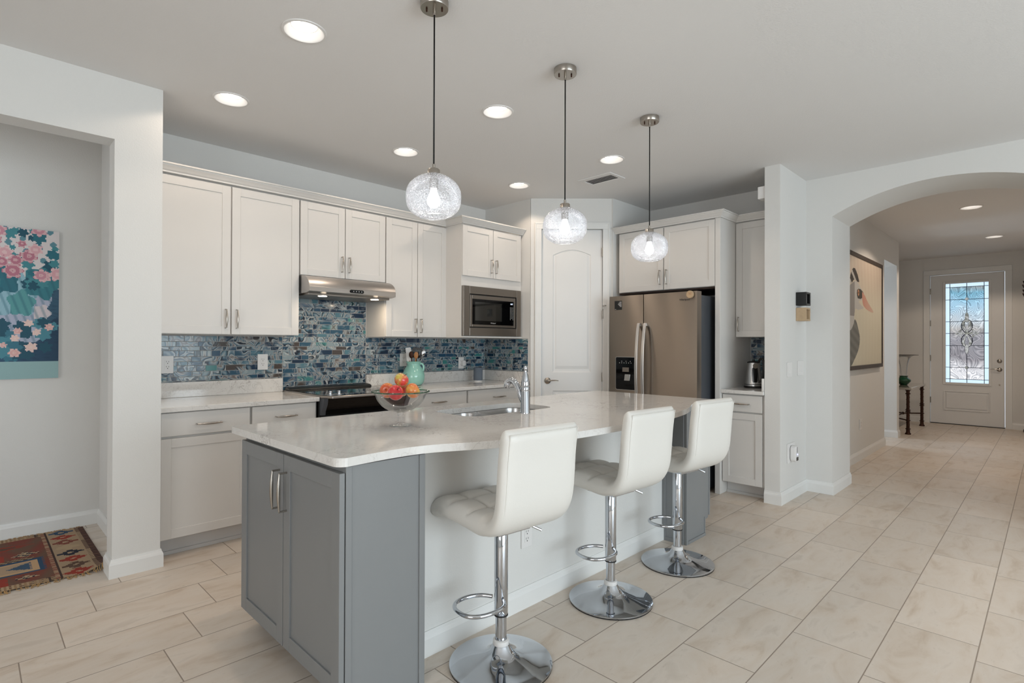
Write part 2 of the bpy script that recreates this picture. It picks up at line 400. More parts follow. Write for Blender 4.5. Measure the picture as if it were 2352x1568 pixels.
# left wall with its wide opening to a hall
wl = MB(); wl.prism([(-3.7, 0), (-1.3, 0), (-1.3, 2.49), (.585, 2.49), (.585, 0), (.82, 0), (.82, H), (-3.7, H)], 3.775, 3.93, lambda u, v, w: (u, w, v))
struct(wl.build('wall_left', M['wall']))
struct(box('wall_niche', M['wall'], (.70, .82, 3.93, 5.15, 0, H)))
struct(box('wall_hall', M['wall'], (-3.7, .70, 5.02, 5.15, 0, H)))
struct(box('wall_back', M['wall'], (.82, 4.25, 4.535, 4.66, 0, H)))
struct(box('wall_pantry_side', M['wall'], (4.12, 4.25, 3.845, 4.535, 0, H)))
A0 = Vector((4.12, 3.835, 0)); A1 = Vector((4.71, 3.24, 0)); DU = (A1-A0).normalized(); DN = Vector((-DU.y, DU.x, 0))*-1
if DN.x > 0: DN = -DN
DL = (A1-A0).length
MD = frame(A0, DU, DN)                                # local y runs into the pantry
pd = MB()
pd.box(0, .11, 0, .12, 0, H, MD); pd.box(.748, DL, 0, .12, 0, H, MD); pd.box(.11, .748, 0, .12, 2.53, H, MD)
struct(pd.build('wall_pantry', M['wall']))
struct(box('wall_pantry_return', M['wall'], (4.71, 5.57, 3.225, 3.345, 0, H)))
struct(box('wall_right', M['wall'], (5.45, 5.57, 1.735, 3.225, 0, H)))
struct(box('wall_fin', M['wall'], (4.78, 5.57, 1.61, 1.735, 0, H)))
# arch wall: thick wall with a segmental arch
cy, hw, zs, rise = .64, .755, 2.482, .19
Rr = (hw*hw+rise*rise)/(2*rise); zc = zs+rise-Rr; a0 = math.asin(hw/Rr)
arc = [(cy+Rr*math.sin(a0-2*a0*i/32), zc+Rr*math.cos(a0-2*a0*i/32)) for i in range(33)]     # from Y = 1.395 down to -.115
aw = MB(); aw.prism([(1.61, 0), (1.61, H), (-4.4, H), (-4.4, 0), (cy-hw, 0)]+arc[::-1]+[(cy+hw, 0)], 5.447, 6.04, lambda u, v, w: (w, u, v))
struct(aw.build('wall_arch', M['wall'], smooth=25))
struct(box('wall_rear', M['wall'], (-3.7, -.6, -4.25, -4.4, 0, H)))
o = MB(); o.box(3.75, 5.447, -4.4, -4.25, 0, H); o.box(-.6, 3.75, -4.4, -4.25, 2.42, H); struct(o.build('wall_rear_header', M['wall']))
o = MB(); o.box(-3.7, -3.55, -4.4, -2.15, 0, H); o.box(-3.7, -3.55, .95, 3.775, 0, H); o.box(-3.7, -3.55, -2.15, .95, 0, .5); o.box(-3.7, -3.55, -2.15, .95, 2.42, H); struct(o.build('wall_side', M['wall']))
o = MB(); o.box(-3.0, -2.95, 3.93, 5.02, 0, .5); o.box(-3.0, -2.95, 3.93, 5.02, 2.3, H); struct(o.build('wall_hall_end', M['wall']))
def window(name, mk, w, h):
    o = MB()
    for a, b, c, d in ((0, w, 0, .05), (0, w, h-.05, h), (0, .05, 0, h), (w-.05, w, 0, h), (w/3-.03, w/3+.03, 0, h), (2*w/3-.03, 2*w/3+.03, 0, h)):
        o.box(a, b, 0, .06, c, d, mk)
    t = o.build(name, M['trim']); return struct(t)
window('window_1', frame((-.6, -4.27, 0), (1, 0, 0), (0, 1, 0)), 4.35, 2.42)
window('window_2', frame((-3.57, -2.15, .5), (0, 1, 0), (1, 0, 0)), 3.1, 1.92)
# corridor, side room and entry hall
co = MB(); co.prism([(6.04, 0), (8.66, 0), (8.66, 2.485), (9.49, 2.485), (9.49, 0), (9.64, 0), (9.64, H), (6.04, H)], 1.60, 1.74, lambda u, v, w: (u, w, v))
struct(co.build('wall_corridor', M['wall']))
struct(box('wall_corridor_right', M['wall'], (6.04, 11.9, -.5, -.35, 0, H)))
o = MB(); o.box(8.3, 8.66, 1.74, 1.85, 0, H); o.box(8.3, 8.42, 1.85, 3.4, 0, H); o.box(9.49, 9.64, 1.74, 3.4, 0, H)
struct(o.build('wall_side_room', M['wall']))
o = MB(); o.box(8.3, 8.72, 3.2, 3.28, 0, H); o.box(9.38, 9.5, 3.2, 3.28, 0, H); o.box(8.72, 9.38, 3.2, 3.28, 0, .7); o.box(8.72, 9.38, 3.2, 3.28, 2.3, H); struct(o.build('wall_side_room_window', M['wall']))
EX = 11.78
o = MB(); o.box(EX, EX+.15, -.5, .545, 0, H); o.box(EX, EX+.15, 1.515, 3.3, 0, H); o.box(EX, EX+.15, .545, 1.515, 2.545, H); struct(o.build('wall_entry', M['wall']))
struct(box('wall_entry_left', M['wall'], (9.64, EX+.15, 3.2, 3.35, 0, H)))

def baseboard(name, segs, h=.105, t=.015):
    b = MB(); prof = [(0, 0), (t, 0), (t, h-.03), (t*.75, h-.018), (t*.5, h-.012), (t*.35, h), (0, h)]
    for p, q, n, e0, e1 in segs:                      # from p to q on the wall, n = outward normal; e0, e1 lengthen the ends
        p = Vector((p[0], p[1], 0)); q = Vector((q[0], q[1], 0)); d = (q-p).normalized(); n = Vector((n[0], n[1], 0)).normalized()
        L = (q-p).length
        vs = [p+n*u+d*(-e0*(u/t))+Vector((0, 0, v)) for u, v in prof]+[p+n*u+d*(L+e1*(u/t))+Vector((0, 0, v)) for u, v in prof]
        k = len(prof); b.add(vs, [(i, (i+1) % k, k+(i+1) % k, k+i) for i in range(k)]+[list(range(k)), [k+i for i in range(k)]])
    return struct(b.build(name, M['trim']))
T = .015
baseboard('baseboard_left', [((.585, 3.775), (.82, 3.775), (0, -1), T, T), ((.82, 3.775), (.82, 3.955), (1, 0), T, 0), ((.585, 3.93), (.585, 3.775), (-1, 0), T, T), ((.70, 3.93), (.585, 3.93), (0, 1), 0, T)])
baseboard('baseboard_hall', [((-3.0, 5.02), (.70, 5.02), (0, -1), 0, -T), ((.70, 5.02), (.70, 3.93), (-1, 0), -T, 0)])
baseboard('baseboard_fin', [((4.78, 1.735), (4.78, 1.61), (-1, 0), 0, T), ((4.78, 1.61), (5.447, 1.61), (0, -1), T, -T), ((5.447, 1.61), (5.447, 1.395), (-1, 0), -T, T), ((5.447, 1.395), (6.04, 1.395), (0, -1), T, 0)])
baseboard('baseboard_arch', [((5.447, -.115), (5.447, -4.2), (-1, 0), T, 0)])
baseboard('baseboard_corridor', [((6.055, 1.60), (8.66, 1.60), (0, -1), 0, T), ((8.66, 1.60), (8.66, 1.74), (1, 0), T, 0), ((9.49, 3.2), (9.49, 1.60), (-1, 0), 0, T), ((9.49, 1.60), (9.64, 1.60), (0, -1), T, T), ((9.64, 1.60), (9.64, 3.2), (1, 0), T, 0)])
baseboard('baseboard_entry', [((EX, 3.2), (EX, 1.60), (-1, 0), 0, 0), ((EX, .46), (EX, -.35), (-1, 0), 0, 0)])

# ------------------------------------------------------------------ doors
def lever(parent, mk, x, z, d):                       # rose and lever on the door face (local y = 0), pointing along d
    b = MB(); rot = mk.to_3x3().to_4x4() @ Matrix.Rotation(PI/2, 4, 'X')
    b.lathe([(0, 0), (.033, 0), (.033, .006), (.024, .014), (.012, .018), (.011, .05), (0, .05)], mk @ Vector((x, 0, z)), 24, rot)
    b.tube([mk @ Vector((x+d*t, -.048-.006*math.sin(t*20), z+.008*math.sin(t*24))) for t in (0, .02, .05, .08, .11)], [.009, .008, .007, .006, .005], 10)
    return b.build('door_handle', M['nickel'], parent, smooth=40)
# pantry door, two raised panels, arched top panel
d2 = bpy.data.objects.new('door_1', None); COL.objects.link(d2); d2.location = MD @ Vector((.43, .03, 0)); ROOT['door_1'] = Vector(d2.location); struct(d2)
def panel_door(parent, mk, x0, x1, z1, panels, t=.035):
    """slab built with true recesses: each panel = outline (list of local x, z), recessed ring with raised field"""
    slab = fill2d('door_panel', [(x0, .008), (x1, .008), (x1, z1), (x0, z1)], panels, lambda u, v, w: mk @ Vector((u, w, v)), M['door'], parent, thick=t)
    for k, pts in enumerate(panels):
        cx = sum(p[0] for p in pts)/len(pts); cz = sum(p[1] for p in pts)/len(pts)
        wx = max(p[0] for p in pts)-min(p[0] for p in pts); wz = max(p[1] for p in pts)-min(p[1] for p in pts)
        def sc(d): return [(cx+(p[0]-cx)*(1-2*d/wx), cz+(p[1]-cz)*(1-2*d/wz)) for p in pts]
        rings = [(0, .0), (.010, .008), (.022, .009), (.040, .003)]
        b = MB(); n = len(pts); vs = []; fs = []
        for d, y in rings: vs += [mk @ Vector((u, y, v)) for u, v in sc(d)]
        for r in range(len(rings)-1):
            fs += [(r*n+i, r*n+(i+1) % n, (r+1)*n+(i+1) % n, (r+1)*n+i) for i in range(n)]
        fs.append([(len(rings)-1)*n+i for i in range(n)])
        b.add(vs, fs); b.build('raised_panel', M['door'], parent)
    return slab
pw0, pw1 = .231, .628
arc_t = [(pw1-(pw1-pw0)*i/12, 2.262+.055*math.sin(PI*i/12)) for i in range(13)]
panel_door(d2, MD @ Matrix.Translation((0, .02, 0)), .116, .742, 2.522, [[(pw0, 1.04), (pw1, 1.04)]+arc_t, [(pw0, .20), (pw1, .20), (pw1, .853), (pw0, .853)]])
cs = MB()
for a, b_, c, d in ((.045, .112, 0, 2.527), (.746, .813, 0, 2.527), (.045, .813, 2.527, 2.592)):
    cs.box(a, b_, -.014, 0, c, d, MD)
cs.box(.044, .058, -.02, -.001, 0, 2.579, MD); cs.box(.80, .814, -.02, -.001, 0, 2.579, MD); cs.box(.044, .814, -.0205, -.001, 2.579, 2.593, MD)
cs.build('casing', M['trim'], d2, bevel=.003)
lever(d2, MD @ Matrix.Translation((0, .02, 0)), .178, .955, 1)
for z in (2.288, 1.64, .995, .25):
    h = MB(); h.box(.738, .752, -.006, .02, z-.045, z+.045, MD); h.tube([MD @ Vector((.745, -.004, z-.047)), MD @ Vector((.745, -.004, z+.047))], .006, 10)
    h.build('hinge', M['nickel'], d2)
h = MB(); h.tube([MD @ Vector((.748, -.012, 1.60+.02*i)) + Vector((0, 0, 0)) for i in range(6)], .004, 8); h.tube([MD @ Vector((.745, -.015, 1.73)), MD @ Vector((.772, -.05, 1.732))], .005, 8); h.build('door_stop', M['nickel'], d2)

# entry door with textured glass
d1 = bpy.data.objects.new('door_2', None); COL.objects.link(d1); d1.location = (EX, 1.03, 0); ROOT['door_2'] = Vector((EX, 1.03, 0)); struct(d1)
ME = frame((EX, 0, 0), (0, -1, 0), (-1, 0, 0))        # local x = -Y, y into the wall
gx0, gx1, gz0, gz1 = -1.300, -.746, .712, 2.385
fill2d('door_panel', [(-1.508, .012), (-.553, .012), (-.553, 2.538), (-1.508, 2.538)], [[(gx0, gz0), (gx1, gz0), (gx1, gz1), (gx0, gz1)]], lambda u, v, w: ME @ Vector((u, .03+w, v)), M['door'], d1, thick=.045)
g = MB()
for a, b_, c, d in ((gx0-.04, gx0, gz0-.04, gz1+.04), (gx1, gx1+.04, gz0-.04, gz1+.04), (gx0, gx1, gz0-.04, gz0), (gx0, gx1, gz1, gz1+.04)): g.box(a, b_, .014, .05, c, d, ME)
g.build('glass_frame', M['door'], d1, bevel=.006)
g = MB()
for a, b_, c, d in ((-1.335, -1.315, .235, .57), (-.745, -.725, .235, .57), (-1.315, -.745, .235, .255), (-1.315, -.745, .55, .57), (-1.295, -.765, .275, .53)): g.box(a, b_, .018, .04, c, d, ME)
g.build('lower_panel', M['door'], d1, bevel=.006)
# glass: one mesh of panes with a per-pane seed
xs = [gx0, gx0+.056, (gx0+gx1)/2, gx1-.056, gx1]; zs_ = [gz0, gz0+.058, gz0+.255, gz0+.625, gz0+.83, gz0+1.03, gz0+1.40, gz1-.062, gz1]
me_v, me_f, rnd = [], [], []
for i in range(4):
    for k in range(8):
        bd = 1.0 if i in (0, 3) or k in (0, 7) else 0.0
        a, b_, c, d = xs[i], xs[i+1], zs_[k], zs_[k+1]; q = len(me_v)
        me_v += [ME @ Vector((u, .045, v)) for u, v in ((a, c), (b_, c), (b_, d), (a, d))]; me_f.append((q, q+1, q+2, q+3)); rnd.append((bd, random.random(), random.random()))
me = bpy.data.meshes.new('glass_pane'); me.from_pydata([tuple(p-ROOT['door_2']) for p in me_v], [], me_f); me.materials.append(M['stained'])
at = me.color_attributes.new('rnd', 'FLOAT_COLOR', 'CORNER')
for p, c in zip(me.polygons, rnd):
    for l in p.loop_indices: at.data[l].color = c+(1,)
gp = bpy.data.objects.new('glass_pane', me); COL.objects.link(gp); gp.parent = d1
ld = MB(); P_ = lambda u, v, y=.040: ME @ Vector((u, y, v)); cxg = (gx0+gx1)/2; czg = gz0+.83
for u in (xs[1], xs[3]): ld.box(u-.004, u+.004, .036, .046, gz0, gz1, ME)
for v in zs_[1:-1]: ld.box(gx0, gx1, .036, .046, v-.004, v+.004, ME)
for a, b_ in ((gz0, czg-.30), (czg+.30, gz1)): ld.box(cxg-.004, cxg+.004, .036, .046, a, b_, ME)
def loop(pts, r=.006): ld.tube([P_(cxg+a, czg+b_) for a, b_ in pts], r, 6, closed=True)
ov = MB()
def shard(pts): ov.prism([(cxg+a, czg+b_) for a, b_ in pts], .034, .042, lambda u, v, w: ME @ Vector((u, w, v))); loop(pts, .004)
ell = lambda cx, cz, rx, rz, n=20: [(cx+rx*math.copysign(abs(math.cos(2*PI*i/n))**1.3, math.cos(2*PI*i/n)), cz+rz*math.sin(2*PI*i/n)) for i in range(n)]
for s_ in (1, -1):
    shard(ell(0, s_*.265, .024, .082)); shard([(0, s_*.012), (.05, s_*.10), (.066, s_*.15), (.05, s_*.20), (.012, s_*.235), (.03, s_*.15)]); shard([(0, s_*.012), (-.05, s_*.10), (-.066, s_*.15), (-.05, s_*.20), (-.012, s_*.235), (-.03, s_*.15)])
    loop(ell(0, s_*.125, .072, .115), .006); shard([(s_*.16, 0), (s_*.10, .035), (s_*.055, .085), (s_*.075, .03), (s_*.13, 0), (s_*.075, -.03), (s_*.055, -.085), (s_*.10, -.035)])
    shard([(s_*.115, 0), (s_*.05, .022), (s_*.05, -.022)])
    shard([(0, s_*.575+.028), (.028, s_*.575), (0, s_*.575-.028), (-.028, s_*.575)])
shard([(0, .06), (.018, .018), (.06, 0), (.018, -.018), (0, -.06), (-.018, -.018), (-.06, 0), (-.018, .018)])
ld.build('lead_came', M['lead'], gp); ov.build('bevelled_cluster', M['bevel'], gp)
c = MB()
for a, b_, e, d in ((-1.60, -1.515, 0, 2.545), (-.545, -.46, 0, 2.545), (-1.60, -.46, 2.545, 2.63)): c.box(a, b_, -.016, 0, e, d, ME)
c.build('casing', M['trim'], d1, bevel=.003)
lever(d1, ME @ Matrix.Translation((0, .03, 0)), -.615, .947, -1)
b = MB(); rotE = ME.to_3x3().to_4x4() @ Matrix.Rotation(PI/2, 4, 'X'); b.lathe([(0, 0), (.03, 0), (.03, .012), (.02, .02), (0, .02)], ME @ Vector((-.614, .03, 1.087)), 24, rotE); b.build('deadbolt', M['nickel'], d1, smooth=40)
b = MB(); b.lathe([(0, 0), (.012, 0), (.012, .006), (0, .008)], ME @ Vector((-.614, .03, .703)), 16, rotE); b.build('door_bumper', M['nickel'], d1, smooth=40)
for z in (2.27, 1.72, 1.12, .40):
    b = MB(); b.box(-1.522, -1.500, .012, .04, z-.05, z+.05, ME); b.build('hinge', M['nickel'], d1)
b = MB(); b.box(-1.51, -.55, .02, .08, 0, .012, ME); b.build('threshold', M['black'], d1)
b = MB(); b.box(-.64, -.56, .018, .03, 2.505, 2.53, ME); b.build('alarm_sensor', M['trim'], d1)

# ------------------------------------------------------------------ cabinets
def bar_pull(parent, mk, p, vertical=True, L=.128):
    """bowed bar pull on local face y = 0 at centre p = (x, z)"""
    b = MB(); x, z = p; h = L/2
    def q(t, out): return mk @ (Vector((x, -out, z+t)) if vertical else Vector((x+t, -out, z)))
    n = 12
    pts = [q(-h+L*i/n, .030+.004*math.sin(PI*i/n)) for i in range(n+1)]
    b.tube(pts, [.0034+.0042*math.sin(PI*i/n)**1.2 for i in range(n+1)], 10)
    for s_ in (-1, 1):
        b.tube([q(s_*h*.985, 0), q(s_*h*.985, .032)], .0042, 8)
    return b.build('handle', M['nickel'], parent, smooth=50)
def shaker(parent, mk, x0, x1, z0, z1, mat, hp=None, hl=.128, st=.057, t=.02, rec=.007):
    b = MB()
    b.box(x0, x0+st, 0, t, z0, z1, mk); b.box(x1-st, x1, 0, t, z0, z1, mk)
    b.box(x0+st, x1-st, 0, t, z0, z0+st, mk); b.box(x0+st, x1-st, 0, t, z1-st, z1, mk)
    b.box(x0+st-.004, x1-st+.004, rec, t-.002, z0+st-.004, z1-st+.004, mk)
    d = b.build('door', mat, parent, bevel=.0012, seg=1)
    if hp: bar_pull(d, mk, hp, True, hl)
    return d
def drawer(parent, mk, x0, x1, z0, z1, mat, hp, hl=.145):
    b = MB(); b.box(x0, x1, 0, .02, z0, z1, mk); d = b.build('drawer', mat, parent, bevel=.003)
    bar_pull(d, mk, hp, False, hl); return d
def cabinet(label, mk, w, dp, z0, z1, mat, doors=(), drawers=(), group=None, name='wall_cabinet', toe=None, gap=None):
    t = thing(name, label, 'cabinet', mk @ Vector((w/2, dp/2, 0 if toe else z0)), group)
    b = MB(); b.box(0, w, .022, dp, z0, z1, mk); b.build('cabinet_box', gap or mat, t)
    for d in doors: shaker(t, mk, *d[:4], mat, *d[4:])
    for d in drawers: drawer(t, mk, *d[:4], mat, d[4])
    if toe:
        b = MB(); b.box(0, w, toe, dp-.01, 0, z0, mk); b.box(0, w, toe-.012, toe, 0, .022, mk); b.build('toe_kick', M['toe'] if mat is not M['gray'] else mat, t)
    return t
KY = 4.20
mkU = frame((0, KY, 0), (1, 0, 0), (0, -1, 0)); dpU = 4.535-KY-.003
def shift(mk, dx): return mk @ Matrix.Translation((dx, 0, 0))
GU = 'wall cabinets over the range counter'
cabinet('tall white two-door wall cabinet beside the left pillar, left of the range hood', shift(mkU, .823), 1.021, dpU, 1.395, 2.47, M['cab'],
        [(.016, .515, 1.398, 2.462, (.482, 1.508), .135), (.524, 1.016, 1.398, 2.462, (.556, 1.508), .135)], group=GU, gap=M['cab'])
cabinet('short white two-door wall cabinet directly above the steel range hood', shift(mkU, 1.847), .774, dpU, 1.873, 2.47, M['cab'],
        [(.004, .382, 1.876, 2.462, (.352, 1.99), .125), (.388, .770, 1.876, 2.462, (.418, 1.99), .125)], group=GU, gap=M['cab'])
cabinet('white two-door wall cabinet between range hood and built-in microwave', shift(mkU, 2.624), .684, dpU, 1.395, 2.47, M['cab'],
        [(.004, .338, 1.398, 2.462, (.310, 1.50), .125), (.344, .680, 1.398, 2.462, (.372, 1.50), .125)], group=GU, gap=M['cab'])
# microwave cabinet
MY = 3.95; mkM = frame((3.30, MY, 0), (1, 0, 0), (0, -1, 0))
t = thing('microwave_cabinet', 'deep white wall cabinet holding the built-in microwave beside the pantry door', 'cabinet', (3.70, 4.24, 1.395))
b = MB(); dM = 4.532-MY; wM = .815
b.box(0, .02, .02, dM, 1.395, 2.475, mkM); b.box(wM-.02, wM, .02, dM, 1.395, 2.475, mkM); b.box(.02, wM-.02, .021, dM-.001, 2.45, 2.474, mkM); b.box(.02, wM-.02, .021, dM-.001, 1.396, 1.415, mkM)
b.box(.02, wM-.02, .05, dM-.02, 1.90, 1.92, mkM); b.box(.02, wM-.02, dM-.015, dM-.002, 1.42, 2.44, mkM); b.box(.02, wM-.02, .0205, .04, 1.885, 1.985, mkM); b.box(wM-.021, wM-.001, .0195, .03, 1.40, 2.47, mkM)
b.build('cabinet_box', M['cab'], t)
shaker(t, mkM, .003, .394, 1.985, 2.466, M['cab'], (.365, 2.10), .128); shaker(t, mkM, .399, .790, 1.985, 2.466, M['cab'], (.428, 2.10), .128)
b = MB(); b.box(.005, wM-.002, -.004, .0198, 1.3955, 1.408, mkM); b.build('bottom_rail', M['cab'], t)
# built-in microwave
t = thing('microwave', 'built-in stainless microwave with wide trim frame and black glass door', 'microwave', (3.69, 4.15, 1.41))
x0, x1, z0, z1 = .004, .782, 1.412, 1.888; ix0, ix1, iz0, iz1 = .082, .718, 1.490, 1.815
b = MB(); y0, y1 = -.012, .02
for a, c, d, e in ((x0, ix0, z0, z1), (ix1, x1, z0, z1), (ix0, ix1, z0, iz0), (ix0, ix1, iz1, z1)): b.box(a, c, y0, y1, d, e, mkM)
b.build('trim_frame', M['mwsteel'], t, bevel=.002)
b = MB(); b.box(ix0-.002, ix1+.002, .006, .35, iz0-.002, iz1+.002, mkM); b.build('oven_body', M['black'], t)
b = MB(); jx0, jx1, jz0, jz1 = ix0+.009, ix1-.009, iz0+.010, iz1-.010; kx0, kx1, kz0, kz1 = .118, .686, 1.522, 1.768
for a, c, d, e in ((jx0, kx0, jz0, jz1), (kx1, jx1, jz0, jz1), (kx0, kx1, jz0, kz0), (kx0, kx1, kz1, jz1)): b.box(a, c, -.006, .006, d, e, mkM)
dd = b.build('door_frame', M['mwsteel'], t, bevel=.0015)
b = MB(); b.box(kx0, kx1, -.005, .006, kz0, kz1, mkM); gl = b.build('glass_door', M['blackglass'], t)
mwglass = plain('tinted_microwave_window', (38, 38, 36), .05, coat=.6); b = MB(); b.box(kx0+.035, kx0+.395, -.0055, -.004, kz0+.038, kz1-.028, mkM); b.build('window', mwglass, gl)
text('Whirlpool', .016, mkM @ Vector(((kx0+kx1)/2-.01, -.0056, kz0+.018)), (1, 0, 0), (0, 0, 1), M['print'], 'logo', gl)
text('8:37', .020, mkM @ Vector((kx1-.034, -.0056, kz1-.026)), (1, 0, 0), (0, 0, 1), M['digits'], 'clock_display', gl)
b = MB()
for r in range(10):
    for c_ in range(3):
        if r == 9 and c_ == 1: continue
        cxk = kx1-.052+c_*.019; czk = kz1-.062-r*.0135
        b.box(cxk-.004, cxk+.004, -.0056, -.0046, czk-.0028, czk+.0028, mkM)
b.build('keypad', M['print'], gl)
# crown moldings
def crown(name, label, path, z0=2.4755, h=.058, out=.055):
    prof = [(0, 0), (.010, 0), (.012, .010), (.020, .016), (.030, .028), (.042, .040), (.044, .048), (out, .048), (out, h), (0, h)]
    b = MB(); pts = [Vector((x, y, 0)) for x, y in path]; n = len(pts); rings = []
    for i, p in enumerate(pts):
        d0 = (pts[i]-pts[i-1]).normalized() if i else (pts[1]-pts[0]).normalized(); d1_ = (pts[i+1]-pts[i]).normalized() if i < n-1 else d0
        n0 = Vector((d0.y, -d0.x, 0)); n1 = Vector((d1_.y, -d1_.x, 0)); m = (n0+n1); m = m/ m.length_squared*2 if m.length > 1e-6 else n0
        rings.append([p+m*u+Vector((0, 0, z0+v)) for u, v in prof])
    k = len(prof); vs = [q for r in rings for q in r]; fs = [(i*k+j, i*k+(j+1) % k, (i+1)*k+(j+1) % k, (i+1)*k+j) for i in range(n-1) for j in range(k)]
    fs += [list(range(k)), [(n-1)*k+j for j in range(k)]]
    o = b.add(vs, fs).build(name, M['cab']); return tag(o, label, 'molding')
crown('crown_molding', 'white crown molding along the top of the wall cabinets over range and microwave', [(.823, KY), (3.298, KY), (3.298, MY), (4.117, MY)])
# fridge surround
FX = 4.75; mkF = frame((FX, 3.185, 0), (0, -1, 0), (-1, 0, 0))
t = thing('refrigerator_cabinet', 'white two-door cabinet with full-height side panel enclosing the stainless refrigerator', 'cabinet', (5.1, 2.65, 0))
b = MB(); b.box(0, 1.03, .022, .69, 1.862, 2.475, mkF); b.build('cabinet_box', M['cab'], t)
shaker(t, mkF, .012, .512, 1.865, 2.466, M['cab'], (.482, 1.985), .135); shaker(t, mkF, .522, 1.026, 1.865, 2.466, M['cab'], (.552, 1.985), .135)
b = MB(); b.box(1.030, 1.078, .0, .69, 0, 2.475, mkF); b.build('side_panel', M['cab'], t, bevel=.002)
b = MB(); b.box(.0, 1.03, .024, .69, 1.845, 1.862, mkF); b.build('bottom_board', M['brownwood'], t)
crown('crown_molding', 'white crown molding stepping over the refrigerator cabinet and the cabinet beside the fin wall', [(FX, 3.222), (FX, 2.107), (5.075, 2.107), (5.075, 1.738)])
# cabinet and base cabinet in the nook right of the fridge
mkN = frame((5.075, 2.104, 0), (0, -1, 0), (-1, 0, 0))
cabinet('white single-door wall cabinet over the kettle, between refrigerator panel and fin wall', mkN, .366, .372, 1.405, 2.475, M['cab'], [(.002, .362, 1.408, 2.466, (.030, 1.525), .13)])
mkB = frame((4.785, 2.104, 0), (0, -1, 0), (-1, 0, 0))
cabinet('white base cabinet with one drawer and door under the kettle, right of the refrigerator', mkB, .366, .662, .112, .903, M['cab'],
        [(.004, .346, .118, .735)], [(.004, .346, .748, .893, (.168, .818))], name='base_cabinet', toe=.115)
# base cabinets along the back wall
BY = 3.875; mkL = frame((0, BY, 0), (1, 0, 0), (0, -1, 0)); dB = 4.532-BY; GB = 'base cabinets along the back wall'
def base(label, x0, x1, dr, do, hx):
    mk = shift(mkL, x0); w = x1-x0
    cabinet(label, mk, w, dB, .112, .903, M['cab'], [(d[0]-x0, d[1]-x0, .118, .738) for d in do], [(d[0]-x0, d[1]-x0, .752, .897, (h-x0, .818)) for d, h in zip(dr, hx)], group=GB, name='base_cabinet', toe=.085)
base('white base cabinet beside the left pillar, wide drawer over a door', .823, 1.371, [(.842, 1.364)], [(.842, 1.364)], [1.108])
base('white base cabinet just left of the range, narrower drawer over a door', 1.373, 1.843, [(1.379, 1.828)], [(1.379, 1.828)], [1.606])
base('white base cabinet just right of the range under the aqua pitcher', 2.618, 3.300, [(2.625, 3.293)], [(2.625, 2.955), (2.963, 3.293)], [2.965])
base('white base cabinet in the corner under the smart speaker, near the pantry door', 3.302, 4.115, [(3.312, 4.08)], [(3.312, 3.69), (3.70, 4.08)], [3.705])

# ------------------------------------------------------------------ countertops
CZ0, CZ1 = .905, .936
t = thing('countertop', 'white quartz counter with upstand left of the range, against the pillar', 'countertop', (1.33, 4.2, CZ0))
box('slab', M['quartz'], (.823, 1.845, 3.845, 4.533, CZ0, CZ1), t, .003); box('upstand', M['quartz'], (.823, 1.845, 4.510, 4.533, CZ1+.0005, 1.046), t, .002)
t = thing('countertop', 'white quartz counter with upstand right of the range, turning the corner to the pantry', 'countertop', (3.37, 4.2, CZ0))
box('slab', M['quartz'], (2.617, 4.117, 3.845, 4.533, CZ0, CZ1), t, .003)
b = MB(); b.box(2.617, 4.117, 4.510, 4.533, CZ1+.0005, 1.046); b.box(4.094, 4.117, 3.86, 4.510, CZ1+.0005, 1.046); b.build('upstand', M['quartz'], t, bevel=.002)
t = thing('countertop', 'small white quartz counter under the kettle in the nook', 'countertop', (5.1, 1.93, CZ0))
box('slab', M['quartz'], (4.757, 5.447, 1.738, 2.106, CZ0, CZ1), t, .003); box('upstand', M['quartz'], (4.775, 5.4, 1.738, 1.758, CZ1+.0005, 1.046), t, .002)

# ------------------------------------------------------------------ glass mosaic
def mosaic(name, label, mk, rects):
    """running-bond glass tiles over each rectangle (x0, x1, z0, z1) of the local plane y = 0"""
    vs, fs, rnd = [], [], []; hs = [.044, .030, .037]; g_ = .0024
    z = .90; k = 0; rows = []
    while z < 1.80: rows.append((z, z+hs[k % 3])); z += hs[k % 3]; k += 1
    for r, (za, zb) in enumerate(rows):
        rr = random.Random(r*31+len(rects)); x = -.2-rr.random()*.1
        while x < 4.3:
            w = rr.choice((.062, .08, .10, .12, .145)); xa, xb = x, x+w; x = xb
            for x0, x1, z0, z1 in rects:
                a, b_, c, d = max(xa, x0)+g_/2, min(xb, x1)-g_/2, max(za, z0)+g_/2, min(zb, z1)-g_/2
                if b_-a < .004 or d-c < .004: continue
                q = len(vs); e = .0012
                vs += [mk @ Vector(p) for p in ((a, -.002, c), (b_, -.002, c), (b_, -.002, d), (a, -.002, d), (a+e, -.005, c+e), (b_-e, -.005, c+e), (b_-e, -.005, d-e), (a+e, -.005, d-e))]
                fs += [(q+4, q+5, q+6, q+7), (q, q+1, q+5, q+4), (q+1, q+2, q+6, q+5), (q+2, q+3, q+7, q+6), (q+3, q, q+4, q+7)]
                rnd += [(rr.random(), rr.random(), rr.random())]*5
    t = thing(name, label, 'backsplash', mk @ Vector(((rects[0][0]+rects[0][1])/2, 0, rects[0][2])))
    base_ = ROOT[t.name]
    me = bpy.data.meshes.new('glass_tiles'); me.from_pydata([tuple(p-base_) for p in vs], [], fs); me.materials.append(M['mosaic'])
    at = me.color_attributes.new('rnd', 'FLOAT_COLOR', 'CORNER')
    for p, c in zip(me.polygons, rnd):
        for l in p.loop_indices: at.data[l].color = c+(1,)
    o = bpy.data.objects.new('glass_tiles', me); COL.objects.link(o); o.parent = t
    b = MB()
    for x0, x1, z0, z1 in rects: b.box(x0, x1, -.0022, .002, z0, z1, mk)
    b.build('grout_bed', M['grout'], t); return t
